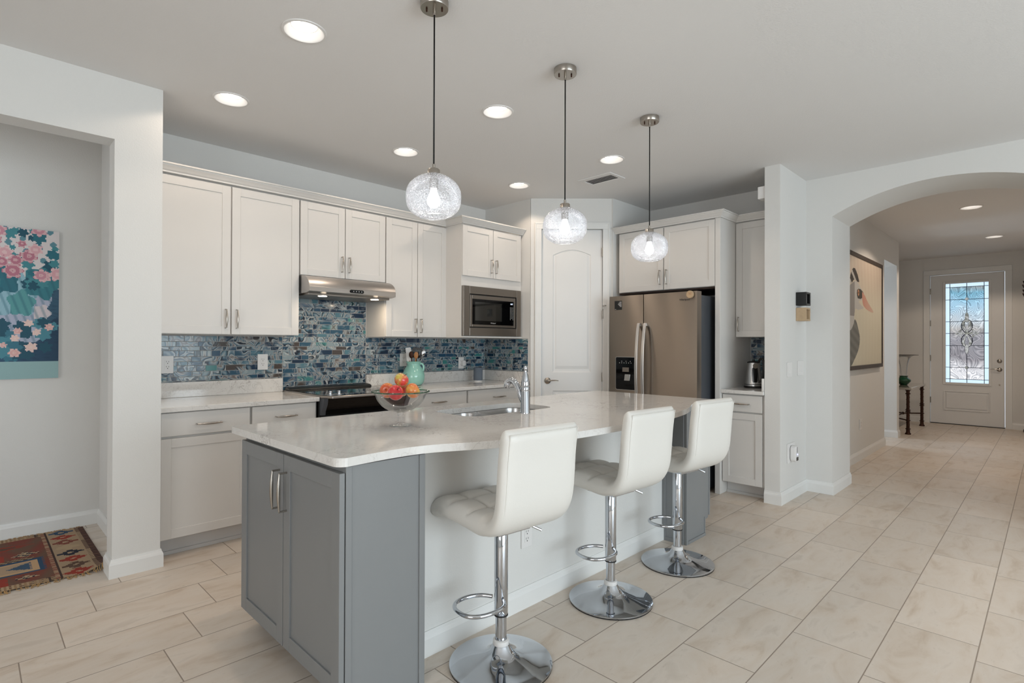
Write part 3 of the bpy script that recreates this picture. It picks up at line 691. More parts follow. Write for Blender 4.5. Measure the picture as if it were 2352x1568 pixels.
mosaic('tile_backsplash', 'blue and white agate glass mosaic along the back wall, rising behind the range', frame((0, 4.5305, 0), (1, 0, 0), (0, -1, 0)),
       [(.823, 1.846, 1.047, 1.394), (1.847, 2.616, .93, 1.735), (2.617, 4.113, 1.047, 1.394)])
mosaic('tile_backsplash', 'dark teal glass mosaic on the short corner wall below the microwave', frame((4.1165, 4.525, 0), (0, -1, 0), (-1, 0, 0)), [(0, .66, 1.047, 1.394)])
mosaic('tile_backsplash', 'glass mosaic strip behind the kettle in the nook', frame((5.4465, 2.104, 0), (0, -1, 0), (-1, 0, 0)), [(0, .366, CZ1, 1.404)])

# ------------------------------------------------------------------ range and hood
t = thing('range', 'black and stainless slide-in range under the hood', 'stove', (2.231, 4.15, 0))
RX0, RX1 = 1.851, 2.611
box('oven_body', M['black'], (RX0, RX1, 3.86, 4.50, .03, .925), t)
b = MB(); b.prism([(RX0-.002, 4.50), (RX1+.002, 4.50), (RX1+.002, 3.84), (RX1-.045, 3.745), (RX0+.045, 3.745), (RX0-.002, 3.84)], .927, .944, lambda u, v, w: (u, v, w)); b.build('steel_rim', M['steel'], t, bevel=.004)
b = MB(); b.prism([(RX0+.018, 4.49), (RX1-.018, 4.49), (RX1-.018, 3.85), (RX1-.055, 3.775), (RX0+.055, 3.775), (RX0+.018, 3.85)], .9442, .9475, lambda u, v, w: (u, v, w)); ct = b.build('cooktop_glass', M['blackglass'], t)
for x, y, r in ((2.04, 4.28, .075), (2.42, 4.28, .09), (2.04, 4.02, .10), (2.42, 4.02, .075)):
    b = MB(); b.tube([(x+r*math.cos(a), y+r*math.sin(a), .9476) for a in [2*PI*i/40 for i in range(40)]], .0012, 4, True); b.build('burner_ring', M['darkprint'], ct)
b = MB(); b.prism([(4.40, .9477), (4.405, .958), (4.43, .966), (4.49, .972), (4.50, .962), (4.50, .9477)], RX0+.004, RX1-.004, lambda u, v, w: (w, u, v)); b.build('rear_vent', M['black'], t, bevel=.003)
for x in (1.905, 1.975, 2.485, 2.555):
    b = MB(); b.lathe([(0, 0), (.022, 0), (.021, .006), (.013, .010), (.011, .030), (.009, .034), (0, .034)], (x, 3.80, .9475), 20); k_ = b.build('knob', M['chrome'], t, smooth=40)
b = MB(); b.prism([(3.86, .926), (3.80, .926), (3.815, .88), (3.835, .84), (3.838, .80), (3.86, .80)], RX0+.035, RX1-.035, lambda u, v, w: (w, u, v)); b.build('control_panel', M['blackglass'], t, smooth=40)
for xa, xb in ((RX0, RX0+.034), (RX1-.034, RX1)):
    b = MB(); b.prism([(3.86, .926), (3.79, .926), (3.80, .88), (3.83, .83), (3.835, .80), (3.86, .80)], xa, xb, lambda u, v, w: (w, u, v)); b.build('end_cap', M['fridgeside'], t, smooth=40)
box('oven_door', M['steel'], (RX0+.006, RX1-.006, 3.832, 3.86, .22, .785), t, .004)
box('oven_window', M['blackglass'], (RX0+.12, RX1-.12, 3.829, 3.833, .33, .62), t)
b = MB(); b.tube([(RX0+.05, 3.79, .735), (RX1-.05, 3.79, .735)], .011, 14); b.tube([(RX0+.07, 3.832, .735), (RX0+.07, 3.79, .735)], .008, 10); b.tube([(RX1-.07, 3.832, .735), (RX1-.07, 3.79, .735)], .008, 10); b.build('oven_handle', M['steel_handle'], t, smooth=60)
box('storage_drawer', M['steel'], (RX0+.006, RX1-.006, 3.836, 3.86, .04, .21), t, .004)
t = thing('range_hood', 'stainless under-cabinet range hood with curved front over the range', 'range hood', (2.231, 4.27, 1.72))
HX0, HX1 = 1.848, 2.618
prof = [(4.528, 1.871), (4.185, 1.871)]+[(4.185-.150*math.sin(PI/2*i/12), 1.776+.093*math.cos(PI/2*i/12)) for i in range(1, 13)]
b = MB(); b.prism(prof+[(4.032, 1.773), (4.032, 1.738), (4.09, 1.728), (4.528, 1.728)], HX0, HX1, lambda u, v, w: (w, u, v)); b.build('hood_shell', M['steel'], t, smooth=25)
b = MB(); b.box(HX0+.02, HX1-.02, 4.10, 4.52, 1.712, 1.729); b.build('filter_tray', M['mwsteel'], t, bevel=.003)
for x in (2.00, 2.47):
    b = MB(); b.lathe([(0, 0), (.034, 0), (.034, .006), (0, .006)], (x, 4.13, 1.708), 24); b.build('hood_light', M['hoodlamp'], t)
    l = bpy.data.lights.new('hood_light_beam', 'AREA'); l.shape = 'DISK'; l.size = .05; l.energy = 1.1; l.color = (1, .80, .58)
    lo = bpy.data.objects.new('hood_light_beam', l); COL.objects.link(lo); lo.location = (x, 4.14, 1.700); lo.parent = t; lo.location = Vector((x, 4.14, 1.700))-ROOT[t.name]
b = MB(); b.prism(rrect(.125, .026, .0125), 4.0335, 4.028, lambda u, v, w: (2.247+u, w, 1.757+v)); hc = b.build('control_strip', M['blackglass'], t)
b = MB()
for i in range(4): b.box(2.214+i*.024, 2.220+i*.024, 4.0272, 4.0282, 1.753, 1.761)
b.build('button_marks', M['print'], hc)

# ------------------------------------------------------------------ refrigerator
t = thing('refrigerator', 'stainless side-by-side refrigerator with ice dispenser beside the pantry wall', 'refrigerator', (4.87, 2.66, 0))
RFX = 4.50; fy0, fy1 = 2.205, 3.121; split = 2.738
box('fridge_body', M['fridgeside'], (4.592, 5.40, fy0+.004, fy1-.004, .03, 1.775), t, .006)
def fridge_door(ya, yb):
    b = MB(); c = (ya+yb)/2; n = 14
    out = [(4.588, ya), (RFX+.010, ya)]+[(RFX+.006*(2*i/n-1)**2, ya+(yb-ya)*i/n) for i in range(n+1)]+[(RFX+.010, yb), (4.588, yb)]
    b.prism(out, .075, 1.806, lambda u, v, w: (u, v, w)); return b.build('fridge_door', M['fridge'], t, smooth=25)
dr = fridge_door(fy0, split-.004); dl = fridge_door(split+.004, fy1)
box('door_gasket', M['black'], (4.586, 4.594, fy0+.01, fy1-.01, .08, 1.79), t)
for d_, yc in ((dl, split+.034), (dr, split-.034)):
    b = MB(); n = 16; pts = []
    for i in range(n+1):
        s_ = i/n; z = .62+s_*.915; out = .018+.050*math.sin(PI*s_)**.7; pts.append((RFX-out, yc, z))
    vs = []; fs = []
    for x, y, z in pts: vs += [(x, y-.014, z), (x-.012, y-.014, z), (x-.012, y+.014, z), (x, y+.014, z)]
    for i in range(n):
        for k in range(4): fs.append((i*4+k, i*4+(k+1) % 4, i*4+4+(k+1) % 4, i*4+4+k))
    fs += [(0, 1, 2, 3), (n*4, n*4+1, n*4+2, n*4+3)]
    b.add(vs, fs); b.box(RFX-.022, RFX+.004, yc-.014, yc+.014, .62, .65); b.box(RFX-.022, RFX+.004, yc-.014, yc+.014, 1.505, 1.535)
    b.build('handle', M['steel_handle'], d_, bevel=.003)
mkR = frame((RFX, 3.0, 0), (0, -1, 0), (-1, 0, 0))
b = MB(); b.prism(rrect(.228, .322, .016, cx=.072, cy=1.054), .008, -.006, lambda u, v, w: mkR @ Vector((u, w, v))); b.build('dispenser_trim', M['steel_handle'], dl)
b = MB(); b.prism(rrect(.218, .312, .013, cx=.072, cy=1.054), -.004, -.0085, lambda u, v, w: mkR @ Vector((u, w, v))); ds = b.build('dispenser', M['blackglass'], dl)
b = MB(); b.box(.040, .112, -.012, -.0085, 1.070, 1.112, mkR); b.build('water_outlet', M['mwsteel'], ds)
b = MB(); b.prism([(.072, 1.046), (.132, 1.046), (.124, .985), (.064, .985)], -.008, -.020, lambda u, v, w: mkR @ Vector((u, w, v))); b.build('ice_paddle', M['steel_handle'], ds, bevel=.003)
for n_, x_, d_, z_ in ((6, .002, .026, 1.152), (3, .028, .048, 1.168)):
    for i in range(n_): MB().box(x_+i*d_, x_+.006+i*d_, -.0092, -.0084, z_, z_+.0065, mkR).build('control_icon', M['print'], ds)
text('Whirlpool', .024, mkR @ Vector((.680, -.0005, 1.734)), (0, -1, 0), (0, 0, 1), M['darkprint'], 'logo', dr)
b = MB(); b.box(-.058, .026, -.0012, .010, 1.672, 1.760, mkR); st = b.build('sticker', M['black'], dl)
b = MB()
for r, (a, c) in enumerate(((.0, .022), (-.012, .022), (-.018, .022), (-.008, .022), (.004, .022))): b.box(a, c, -.0018, -.001, 1.745-r*.011, 1.750-r*.011, mkR)
b.build('sticker_print', M['print'], st)
MB().box(-.054, -.040, -.0018, -.001, 1.676, 1.680, mkR).build('sticker_mark', M['print'], st)
t = thing('fridge_magnet', 'round cork-coloured magnet at the top corner of the refrigerator door', 'magnet', (RFX, 2.262, 1.776))
b = MB(); rot = Matrix.Rotation(-PI/2, 4, 'Y'); b.lathe([(0, 0), (.033, 0), (.033, .020), (.028, .022), (.027, .018), (0, .018)], (RFX-.0005, 2.262, 1.776), 28, rot); b.build('disc', M['palewood'], t, smooth=40)
text('H', .026, (RFX-.0188, 2.262, 1.779), (0, -1, 0), (0, 0, 1), M['wood'], 'monogram', t)

# ------------------------------------------------------------------ island
IX0, IX1 = .93, 3.74
mkI = frame((.912, 2.700, 0), (0, -1, 0), (-1, 0, 0))
t = thing('island_cabinet', 'grey two-door cabinet at the near end of the island', 'cabinet', (1.1, 2.22, 0), 'grey island cabinets')
b = MB(); b.box(0, .94, .022, .345, .10, .898, mkI); b.build('cabinet_box', M['gray'], t)
shaker(t, mkI, .008, .476, .10, .880, M['gray'], (.444, .735), .155, .06); shaker(t, mkI, .482, .952, .10, .880, M['gray'], (.514, .735), .155, .06)
b = MB(); b.box(.0, .93, .09, .34, 0, .10, mkI); b.build('toe_kick', M['gray'], t)
b = MB(); b.box(.936, 1.262, 1.752, 1.765, .0, .900); b.box(.936, .960, 1.748, 1.753, 0, .900); b.box(1.246, 1.272, 1.745, 1.765, 0, .900); b.box(1.255, 1.268, 1.765, 1.90, 0, .900); b.build('end_panel', M['gray'], t, bevel=.001, seg=1)
mkJ = frame((3.745, 1.745, 0), (0, 1, 0), (1, 0, 0))
t = thing('island_cabinet', 'grey cabinet at the far end of the island beyond the last stool', 'cabinet', (3.55, 2.22, 0), 'grey island cabinets')
b = MB(); b.box(0, .955, .022, .36, .10, .898, mkJ); b.build('cabinet_box', M['gray'], t)
shaker(t, mkJ, .003, .476, .10, .880, M['gray'], (.444, .735), .155, .06); shaker(t, mkJ, .482, .952, .10, .880, M['gray'], (.514, .735), .155, .06)
b = MB(); b.box(.0, .95, .09, .36, 0, .10, mkJ); b.build('toe_kick', M['gray'], t)
b = MB(); b.prism([(3.385, 0), (3.655, 0), (3.655, .13), (3.725, .13), (3.725, .900), (3.385, .900)], 1.730, 1.745, lambda u, v, w: (u, w, v)); b.box(3.712, 3.728, 1.726, 1.732, .13, .9); b.box(3.645, 3.658, 1.726, 1.732, 0, .13); b.box(3.40, 3.655, 1.722, 1.731, 0, .02)
b.box(3.378, 3.402, 1.724, 1.75, 0, .9); b.box(3.372, 3.386, 1.745, 1.90, 0, .9); b.box(3.366, 3.373, 1.875, 1.90, 0, .9); b.box(3.366, 3.373, 1.745, 1.876, 0, .025); b.build('end_panel', M['gray'], t, bevel=.001, seg=1)
mkK = frame((3.375, 2.72, 0), (-1, 0, 0), (0, 1, 0))
t = thing('island_cabinet', 'grey sink cabinets in the middle of the island facing the range', 'cabinet', (2.3, 2.35, 0), 'grey island cabinets')
b = MB()
for a in ((0, .012, .022, .70, .1, .898), (2.093, 2.105, .022, .70, .1, .898), (.012, 2.093, .69, .70, .112, .898), (.012, 2.093, .022, .70, .1, .112), (.012, 2.093, .022, .035, .112, .898)): b.box(*a, mkK)
b.build('cabinet_box', M['gray'], t)
for i in range(4): shaker(t, mkK, .006+i*.525, .522+i*.525, .10, .880, M['gray'], (.49+i*.525 if i % 2 == 0 else .04+i*.525, .735), .155, .06)
b = MB(); b.box(0, 2.105, .09, .70, 0, .10, mkK); b.build('toe_kick', M['gray'], t)
struct(box('wall_island', M['wall'], (1.27, 3.37, 1.90, 2.015, 0, .903)))
baseboard('baseboard_island', [((1.272, 1.90), (3.366, 1.90), (0, -1), 0, 0)])
# slab
def cat(pts, n=6):
    out = []
    for i in range(len(pts)-1):
        p0 = pts[max(i-1, 0)]; p1 = pts[i]; p2 = pts[i+1]; p3 = pts[min(i+2, len(pts)-1)]
        for k in range(n):
            s_ = k/n; out.append(tuple(.5*(2*p1[j]+(p2[j]-p0[j])*s_+(2*p0[j]-5*p1[j]+4*p2[j]-p3[j])*s_*s_+(3*p1[j]-p0[j]-3*p2[j]+p3[j])*s_**3) for j in (0, 1)))
    return out+[pts[-1]]
front = cat([(.925, 1.728), (1.0, 1.735), (1.10, 1.742), (1.22, 1.738), (1.32, 1.712), (1.45, 1.652), (1.60, 1.595), (1.78, 1.55), (2.0, 1.522), (2.25, 1.512), (2.55, 1.522), (2.85, 1.553), (3.08, 1.59), (3.25, 1.64), (3.40, 1.70), (3.52, 1.735), (3.64, 1.742), (3.78, 1.735)])
arc_c = lambda cx, cy, r, a0, a1, n=6: [(cx+r*math.cos(math.radians(a0+(a1-a0)*i/n)), cy+r*math.sin(math.radians(a0+(a1-a0)*i/n))) for i in range(n+1)]
outl = arc_c(.940, 1.772, .045, 180, 260)+front[1:]+arc_c(3.80, 1.775, .04, -80, 0)+arc_c(3.81, 2.755, .03, 0, 90)+arc_c(.915, 2.76, .025, 90, 180)
SX0, SX1, SY0, SY1 = 1.93, 2.63, 2.225, 2.60
hole = rrect(SX1-SX0, SY1-SY0, .09, 8, (SX0+SX1)/2, (SY0+SY1)/2)
isl = fill2d('countertop', outl, [hole], lambda u, v, w: (u, v, CZ0+w), M['quartz'], thick=.031)
bv = isl.modifiers.new('bevel', 'BEVEL'); bv.width = .004; bv.segments = 2; bv.limit_method = 'ANGLE'; bv.angle_limit = math.radians(50)
tag(isl, 'large bow-front white quartz island top with sink cutout', 'countertop')
# sink: two undermount bowls
t = thing('sink', 'stainless double-bowl sink set under the island top', 'sink', (2.28, 2.41, .72))
sx = 2.235
rim = fill2d('sink_rim', rrect(.76, .43, .1, 8, (SX0+SX1)/2, (SY0+SY1)/2), [rrect(sx-SX0-.012, SY1-SY0-.004, .085, 8, (SX0+sx)/2, (SY0+SY1)/2), rrect(SX1-sx-.012, SY1-SY0-.004, .085, 8, (SX1+sx)/2, (SY0+SY1)/2)], lambda u, v, w: (u, v, CZ0-.004+w), M['sink'], t, .0025)
for xa, xb, dp in ((SX0, sx, .15), (sx, SX1, .19)):
    b = MB(); n = 9*4; levels = [(0, 0, .085), (.004, .03, .085), (.010, dp-.03, .08), (.03, dp-.005, .07), (.06, dp, .05)]; vs = []; fs = []
    for d, z, r in levels: vs += [(u, v, CZ0-.003-z) for u, v in rrect(xb-xa-.012-2*d, SY1-SY0-.004-2*d, r, 8, (xa+xb)/2, (SY0+SY1)/2)]
    for k in range(len(levels)-1): fs += [(k*n+i, k*n+(i+1) % n, (k+1)*n+(i+1) % n, (k+1)*n+i) for i in range(n)]
    fs.append([(len(levels)-1)*n+i for i in range(n)]); b.add(vs, fs); bw = b.build('bowl', M['sink'], t, smooth=40)
    b = MB(); b.lathe([(0, 0), (.042, 0), (.042, .003), (.03, .002), (0, .001)], ((xa+xb)/2, (SY0+SY1)/2, CZ0-.003-dp+.0005), 24); b.build('drain', M['chrome'], bw, smooth=40)
# faucet
t = thing('faucet', 'polished chrome single-lever faucet on the island beside the sink', 'faucet', (2.271, 2.153, CZ1))
b = MB(); b.lathe([(0, 0), (.029, 0), (.029, .004), (.0268, .008), (.0268, .122), (.0255, .125), (.0255, .127), (.0262, .130), (.0262, .148), (.024, .153)], (2.271, 2.153, CZ1), 32); b.build('body', M['chrome'], t, smooth=30)
b = MB(); b.lathe([(.025, .154), (.026, .160), (.0235, .182), (.016, .215), (.0095, .236), (.0085, .244), (.0115, .252), (.0125, .260), (.010, .268), (.005, .272), (0, .273)], (2.271, 2.153, CZ1), 28); b.build('lever', M['chrome'], t, smooth=60)
b = MB(); sp_ = cat([(.010, .05), (.030, .085), (.050, .130), (.075, .168), (.105, .182), (.130, .172), (.142, .158)], 5); rs = [.0145+.007*(i/(len(sp_)-1)) for i in range(len(sp_))]
b.tube([(2.271-.012*i/len(sp_), 2.153+u, CZ1+v) for i, (u, v) in enumerate(sp_)], rs, 16); so = b.build('spout', M['chrome'], t, smooth=50)
b = MB(); b.lathe([(.014, 0), (.018, .0), (.0205, .02), (.018, .03)], (2.259, 2.153+.141, CZ1+.140), 20, Matrix.Rotation(math.radians(25), 4, 'X')); b.build('spray_head', M['chrome'], so, smooth=40)

# ------------------------------------------------------------------ bar stools
def seat_shell():
    """L-shaped cushion swept along a side profile: rounded section, quilted seat"""
    path = cat([(.262, .612), (.20, .630), (.10, .634), (0, .628), (-.08, .622), (-.145, .634), (-.188, .668), (-.212, .725), (-.222, .81), (-.230, .91), (-.245, 1.018)], 9)
    n = len(path); KT, KB = 64, 20; K = KT+KB; w = .192
    L = [0]
    for i in range(1, n): L.append(L[-1]+math.hypot(path[i][0]-path[i-1][0], path[i][1]-path[i-1][1]))
    tot = L[-1]; vs = []; fs = []
    for i, (y, z) in enumerate(path):
        a = path[max(i-1, 0)]; b_ = path[min(i+1, n-1)]; tx, tz = b_[0]-a[0], b_[1]-a[1]; q = math.hypot(tx, tz); tx /= q; tz /= q
        nx, nz = tz, -tx                              # inner side (top of the seat, front of the back)
        s_ = L[i]; e0 = min(1, s_/.022); e1 = min(1, (tot-s_)/.035)
        ht = (.038 if s_ < .36 else .034)*math.sqrt(max(.02, 1-(1-e0)**2))*math.sqrt(max(.03, 1-(1-e1)**2))
        wd = w*(1-.045*(1-e1)**2-.05*(1-e0)**2)
        if n*.5 < i: wd *= 1+.02*math.sin(PI*(i/n-.5)*2)
        for k in range(K):
            if k < KT: q_ = -math.cos(PI*(k+.5)/KT)*.35+(-1+2*(k+.5)/KT)*.65; sg = 1
            else: q_ = math.cos(PI*(k-KT+.5)/KB); sg = -1
            u = wd*max(-1, min(1, q_)); v = sg*ht*max(0, 1-abs(u/wd)**9)**.5
            if sg > 0 and s_ < .40:                  # quilting seams of the seat
                groove = 0
                for gx in (-.066, .066): groove = max(groove, math.exp(-((u-gx)/.006)**2))
                for gs in (.135, .265): groove = max(groove, math.exp(-((s_-gs)/.007)**2))
                puff = .012*abs(math.sin(PI*(u+.198)/.132))**.6*abs(math.sin(PI*(s_-.005)/.13))**.6 if s_ > .02 else 0
                v += (puff-.008*groove)*min(1, (w-abs(u))/.03)
            vs.append((u, y+nx*v, z+nz*v))
    for i in range(n-1):
        for k in range(K): fs.append((i*K+k, i*K+(k+1) % K, (i+1)*K+(k+1) % K, (i+1)*K+k))
    fs += [list(range(K)), [(n-1)*K+k for k in range(K)]]
    return vs, fs, path
def make_stool(name, label, loc, rot, foot):
    t = thing(name, label, 'bar stool', (0, 0, 0), 'white bar stools at the island')
    vs, fs, path = seat_shell(); n = 0
    isb = [p[1] > .70 and p[0] < -.15 for p in path]; cut = isb.index(True); K = 84
    b = MB(); b.add(vs[:(cut+1)*K], [f for f in fs[:-2] if max(f) < (cut+1)*K]+[fs[-2]]); b.build('seat', M['leather'], t, smooth=60)
    b = MB(); b.add(vs[cut*K:], [[i-cut*K for i in f] for f in fs[:-2] if min(f) >= cut*K]+[[i-cut*K for i in fs[-1]]]); bk = b.build('backrest', M['leather'], t, smooth=60)
    b = MB(); zz = [p for p in path if p[1] > .66 and p[0] < -.15]
    for sx_ in (-1, 1):
        b.tube([(sx_*.176, y-.0262, z) for y, z in zz[:-2]], .0016, 6)
    b.tube([(u, zz[-3][0]-(.0262 if abs(u) > .15 else .0325), zz[-3][1]) for u in (-.176, -.12, 0, .12, .176)], .0016, 6)
    b.build('seam_piping', M['leather'], bk, smooth=True)
    b = MB(); b.lathe([(0, .0), (.213, 0), (.215, .003), (.2145, .007), (.205, .010), (.17, .015), (.13, .022), (.095, .031), (.065, .044), (.046, .060), (.037, .076), (.034, .080), (0, .080)], (0, 0, .004), 64); bs = b.build('base', M['chrome'], t, smooth=50)
    b = MB(); b.lathe([(.18, 0), (.214, 0), (.214, .005), (.18, .005)], (0, 0, 0), 48, close=False); b.build('floor_ring', M['rubber'], bs, smooth=40)
    b = MB(); b.lathe([(.0245, .080), (.033, .080), (.034, .086), (.033, .100), (.0245, .103)], (0, 0, .002), 28, close=False); b.build('base_collar', M['white_plastic'], t, smooth=40)
    b = MB(); b.lathe([(.0235, .08), (.0235, .215)], (0, 0, 0), 28); b.build('gas_column', M['chrome'], t, smooth=40)
    b = MB(); b.lathe([(.0275, .206), (.0285, .208), (.0285, .565), (.0275, .567)], (0, 0, 0), 32); b.build('column_sleeve', M['chrome'], t, smooth=40)
    b = MB(); b.lathe([(.0282, .203), (.0295, .203), (.0295, .208), (.0282, .208)], (0, 0, 0), 32, close=False); b.build('sleeve_ring', M['rubber'], t, smooth=40)
    b = MB(); b.box(-.085, .085, -.085, .085, .566, .592); b.tube([(0.03, -.03, .574), (.10, -.075, .572), (.135, -.10, .552)], .0055, 10); b.build('seat_plate', M['chrome'], t)
    # footrest: flat D-shaped loop clamped to the sleeve
    ca, sa = math.cos(foot-rot), math.sin(foot-rot)
    loc2 = [(.012, .034), (.030, .062), (.06, .083), (.11, .090), (.155, .084), (.193, .060), (.208, .02), (.205, -.03), (.182, -.066), (.14, -.084), (.09, -.082), (.05, -.062), (.024, -.030)]
    b = MB(); b.tube([(ca*x-sa*y, sa*x+ca*y, .275) for x, y in cat(loc2, 4)], .0085, 12); b.build('footrest', M['chrome'], t, smooth=60)
    t.location = loc; t.rotation_euler = (0, 0, rot); return t
def dup(root, loc, rotz, label):
    r = root.copy(); COL.objects.link(r); r.location = loc; r.rotation_euler = (0, 0, rotz); r['label'] = label
    for ch in list(root.children):
        c = ch.copy(); COL.objects.link(c); c.parent = r
        for g_ in ch.children:
            e = g_.copy(); COL.objects.link(e); e.parent = c
    return r
st1 = make_stool('bar_stool', 'white leather swivel bar stool nearest the grey island cabinet doors', (1.580, 1.634, 0), math.radians(-5), math.radians(172))
dup(st1, (2.378, 1.638, 0), math.radians(-4), 'middle white leather swivel bar stool between the two others')
dup(st1, (3.070, 1.628, 0), math.radians(-6.5), 'white leather swivel bar stool farthest along the island, before the grey end panel')

# ------------------------------------------------------------------ ceiling fixtures
def make_pendant(label, x, y):
    t = thing('pendant_lamp', label, 'pendant lamp', (x, y, H), 'seeded glass pendants over the island')
    b = MB(); b.lathe([(0, -.034), (.060, -.034), (.062, -.031), (.062, 0), (0, 0)], (x, y, H), 48); c = b.build('canopy', M['nickel'], t, smooth=40)
    b = MB(); u, v = RT.x, RT.y
    for s_ in (-1, 1): b.lathe([(0, -.046), (.004, -.044), (.0045, -.034)], (x+u*.034*s_, y+v*.034*s_, H), 12)
    b.build('screw', M['bronze'], c, smooth=40)
    b = MB(); b.lathe([(0, -.062), (.006, -.062), (.007, -.056), (.007, -.034), (0, -.034)], (x, y, H), 16); b.build('cord_grip', M['nickel'], c, smooth=40)
    b = MB(); b.tube([(x, y, H-.06), (x, y, 2.122)], .0036, 8); b.build('cord', M['cord'], t, smooth=True)
    b = MB(); b.lathe([(0, 2.124), (.0065, 2.124), (.0065, 2.103), (.025, 2.102), (.0275, 2.099), (.0275, 2.070), (.020, 2.069), (.020, 2.015), (0, 2.015)][::-1], (x, y, 0), 28); b.build('socket', M['nickel'], t, smooth=40)
    prof = [(.027, 2.081), (.052, 2.072), (.078, 2.058), (.102, 2.038), (.117, 2.012), (.1218, 1.982), (.119, 1.949), (.107, 1.922), (.086, 1.903), (.065, 1.893)]
    pr = cat(prof, 4); b = MB(); b.lathe(pr+[(r-.003, z) for r, z in pr[::-1]], (x, y, 0), 56, close=False); b.build('globe_shade', M['seeded'], t, smooth=True)
    b = MB(); b.tube([(x+.0635*math.cos(2*PI*i/48), y+.0635*math.sin(2*PI*i/48), 1.8925) for i in range(48)], .0022, 6, True); b.build('shade_rim', M['glass'], t, smooth=True)
    b = MB(); b.lathe([(0, 1.930), (.014, 1.933), (.025, 1.945), (.029, 1.960), (.026, 1.977), (.017, 1.997), (.013, 2.015), (0, 2.017)], (x, y, 0), 24); b.build('bulb', M['bulb'], t, smooth=True)
    l = bpy.data.lights.new('pendant_glow', 'POINT'); l.energy = 1.2; l.color = (1, .95, .88); l.shadow_soft_size = .03
    lo = bpy.data.objects.new('pendant_glow', l); COL.objects.link(lo); lo.parent = t; lo.location = (0, 0, 1.90-H)
    return t
make_pendant('seeded glass globe pendant nearest the camera, over the fruit bowl end of the island', 1.45, 1.936)
make_pendant('middle seeded glass globe pendant, hanging in front of the pantry door', 2.312, 1.897)
make_pendant('seeded glass globe pendant farthest along the island, in front of the refrigerator cabinet', 3.205, 1.904)
def make_can(label, x, y, grp):
    t = thing('recessed_light', label, 'ceiling light', (x, y, H), grp)
    b = MB(); b.lathe([(.104, 0), (.103, -.004), (.092, -.006), (.086, -.002), (.066, .026), (.058, .029)], (x, y, H), 48, close=False); b.build('trim_ring', M['white_plastic'], t, smooth=40)
    b = MB(); b.lathe([(0, .0285), (.0605, .0285), (.0605, .0305), (0, .0305)], (x, y, H), 32); b.build('lens', M['lens'], t)
    l = bpy.data.lights.new('can_beam', 'SPOT'); l.shadow_soft_size = .03; l.spot_size = math.radians(142); l.spot_blend = .2; l.energy = CAN_POWER*(3.6 if x > 6 else 1); l.color = CAN_COL
    lo = bpy.data.objects.new('can_beam', l); COL.objects.link(lo); lo.parent = t; lo.location = (0, 0, .024)
    return t
for (x, y), lb in zip(CANS, ('recessed ceiling light nearest the camera, above the near end of the island', 'recessed ceiling light by the left pillar, in front of the tall wall cabinet',
        'recessed ceiling light between the first and second pendants', 'recessed ceiling light in front of the range hood cabinet', 'recessed ceiling light beside the farthest pendant, before the air vent',
        'recessed ceiling light in front of the microwave cabinet and pantry', 'nearer recessed light in the corridor ceiling behind the arch', 'farther recessed light in the corridor ceiling near the entry door')):
    make_can(lb, x, y, 'recessed ceiling lights')
t = thing('ceiling_vent', 'white louvred air vent in the ceiling before the refrigerator cabinets', 'vent', (4.09, 2.925, H))
b = MB()
for a in ((3.965, 4.025, 2.745, 3.105), (4.16, 4.205, 2.745, 3.105), (4.025, 4.16, 2.745, 2.78), (4.025, 4.16, 3.07, 3.105)): b.box(a[0], a[1], a[2], a[3], H-.008, H-.0002)
b.build('frame', M['ceil'], t, bevel=.002)
box('duct', M['slot'], (4.02, 4.165, 2.775, 3.075, H-.0015, H-.0005), t)
b = MB()
for i in range(5): b.prism([(4.040+i*.027, H-.006), (4.051+i*.027, H-.0035), (4.051+i*.027, H-.003), (4.040+i*.027, H-.005)], 2.78, 3.07, lambda u, v, w: (u, w, v))
b.build('louvres', M['ceil'], t)

# ------------------------------------------------------------------ on the island: fruit bowl
bx, by = 1.475, 2.225
t = thing('fruit_bowl', 'footed clear glass bowl with green rim on the island', 'bowl', (bx, by, CZ1))
pr = cat([(.020, .066), (.05, .074), (.085, .095), (.110, .125), (.121, .150), (.128, .160), (.137, .166)], 5)
b = MB(); b.lathe([(.0, .069)]+pr+[(r-.003, z+.003) for r, z in pr[::-1]]+[(0, .073)], (bx, by, CZ1), 56, close=False); b.build('bowl', M['glass'], t, smooth=True)
b = MB(); b.tube([(bx+.136*math.cos(2*PI*i/56), by+.136*math.sin(2*PI*i/56), CZ1+.1665) for i in range(56)], .0030, 8, True); b.build('rim', M['rimglass'], t, smooth=True)
b = MB(); b.lathe(cat([(.052, .001), (.050, .005), (.030, .009), (.014, .016), (.010, .022), (.016, .028), (.011, .034), (.017, .041), (.011, .047), (.016, .054), (.012, .060), (.022, .066)], 4), (bx, by, CZ1), 32); b.build('foot', M['glass'], t, smooth=True)
def make_apple(label, p, r, mat, tilt):
    t = thing('apple', label, 'apple', p, 'apples in the glass bowl')
    pf = []
    for i in range(17):
        a = -PI/2+PI*i/16; rr = r*(math.cos(a)*(1+.06*math.sin(a))); z = r*.92*math.sin(a)
        z -= r*.20*math.exp(-(rr/(r*.28))**2) if a > 0 else -r*.10*math.exp(-(rr/(r*.25))**2); pf.append((max(rr, 0), z))
    m = Matrix.Rotation(tilt[0], 4, 'X') @ Matrix.Rotation(tilt[1], 4, 'Y')
    b = MB(); b.lathe(pf, p, 32, m); b.build('flesh', mat, t, smooth=True)
    b = MB(); b.tube([Vector(p)+m @ Vector((0, 0, r*.70)), Vector(p)+m @ Vector((.002, 0, r*.98)), Vector(p)+m @ Vector((.006, 0, r*1.12))], .0016, 6); b.build('stem', M['stem'], t, smooth=True)
    return t
L_ = lambda a, d: (bx+RT.x*a+F0.x*d, by+RT.y*a+F0.y*d)
ap = lambda a, d, z: L_(a, d)+(CZ1+z,)
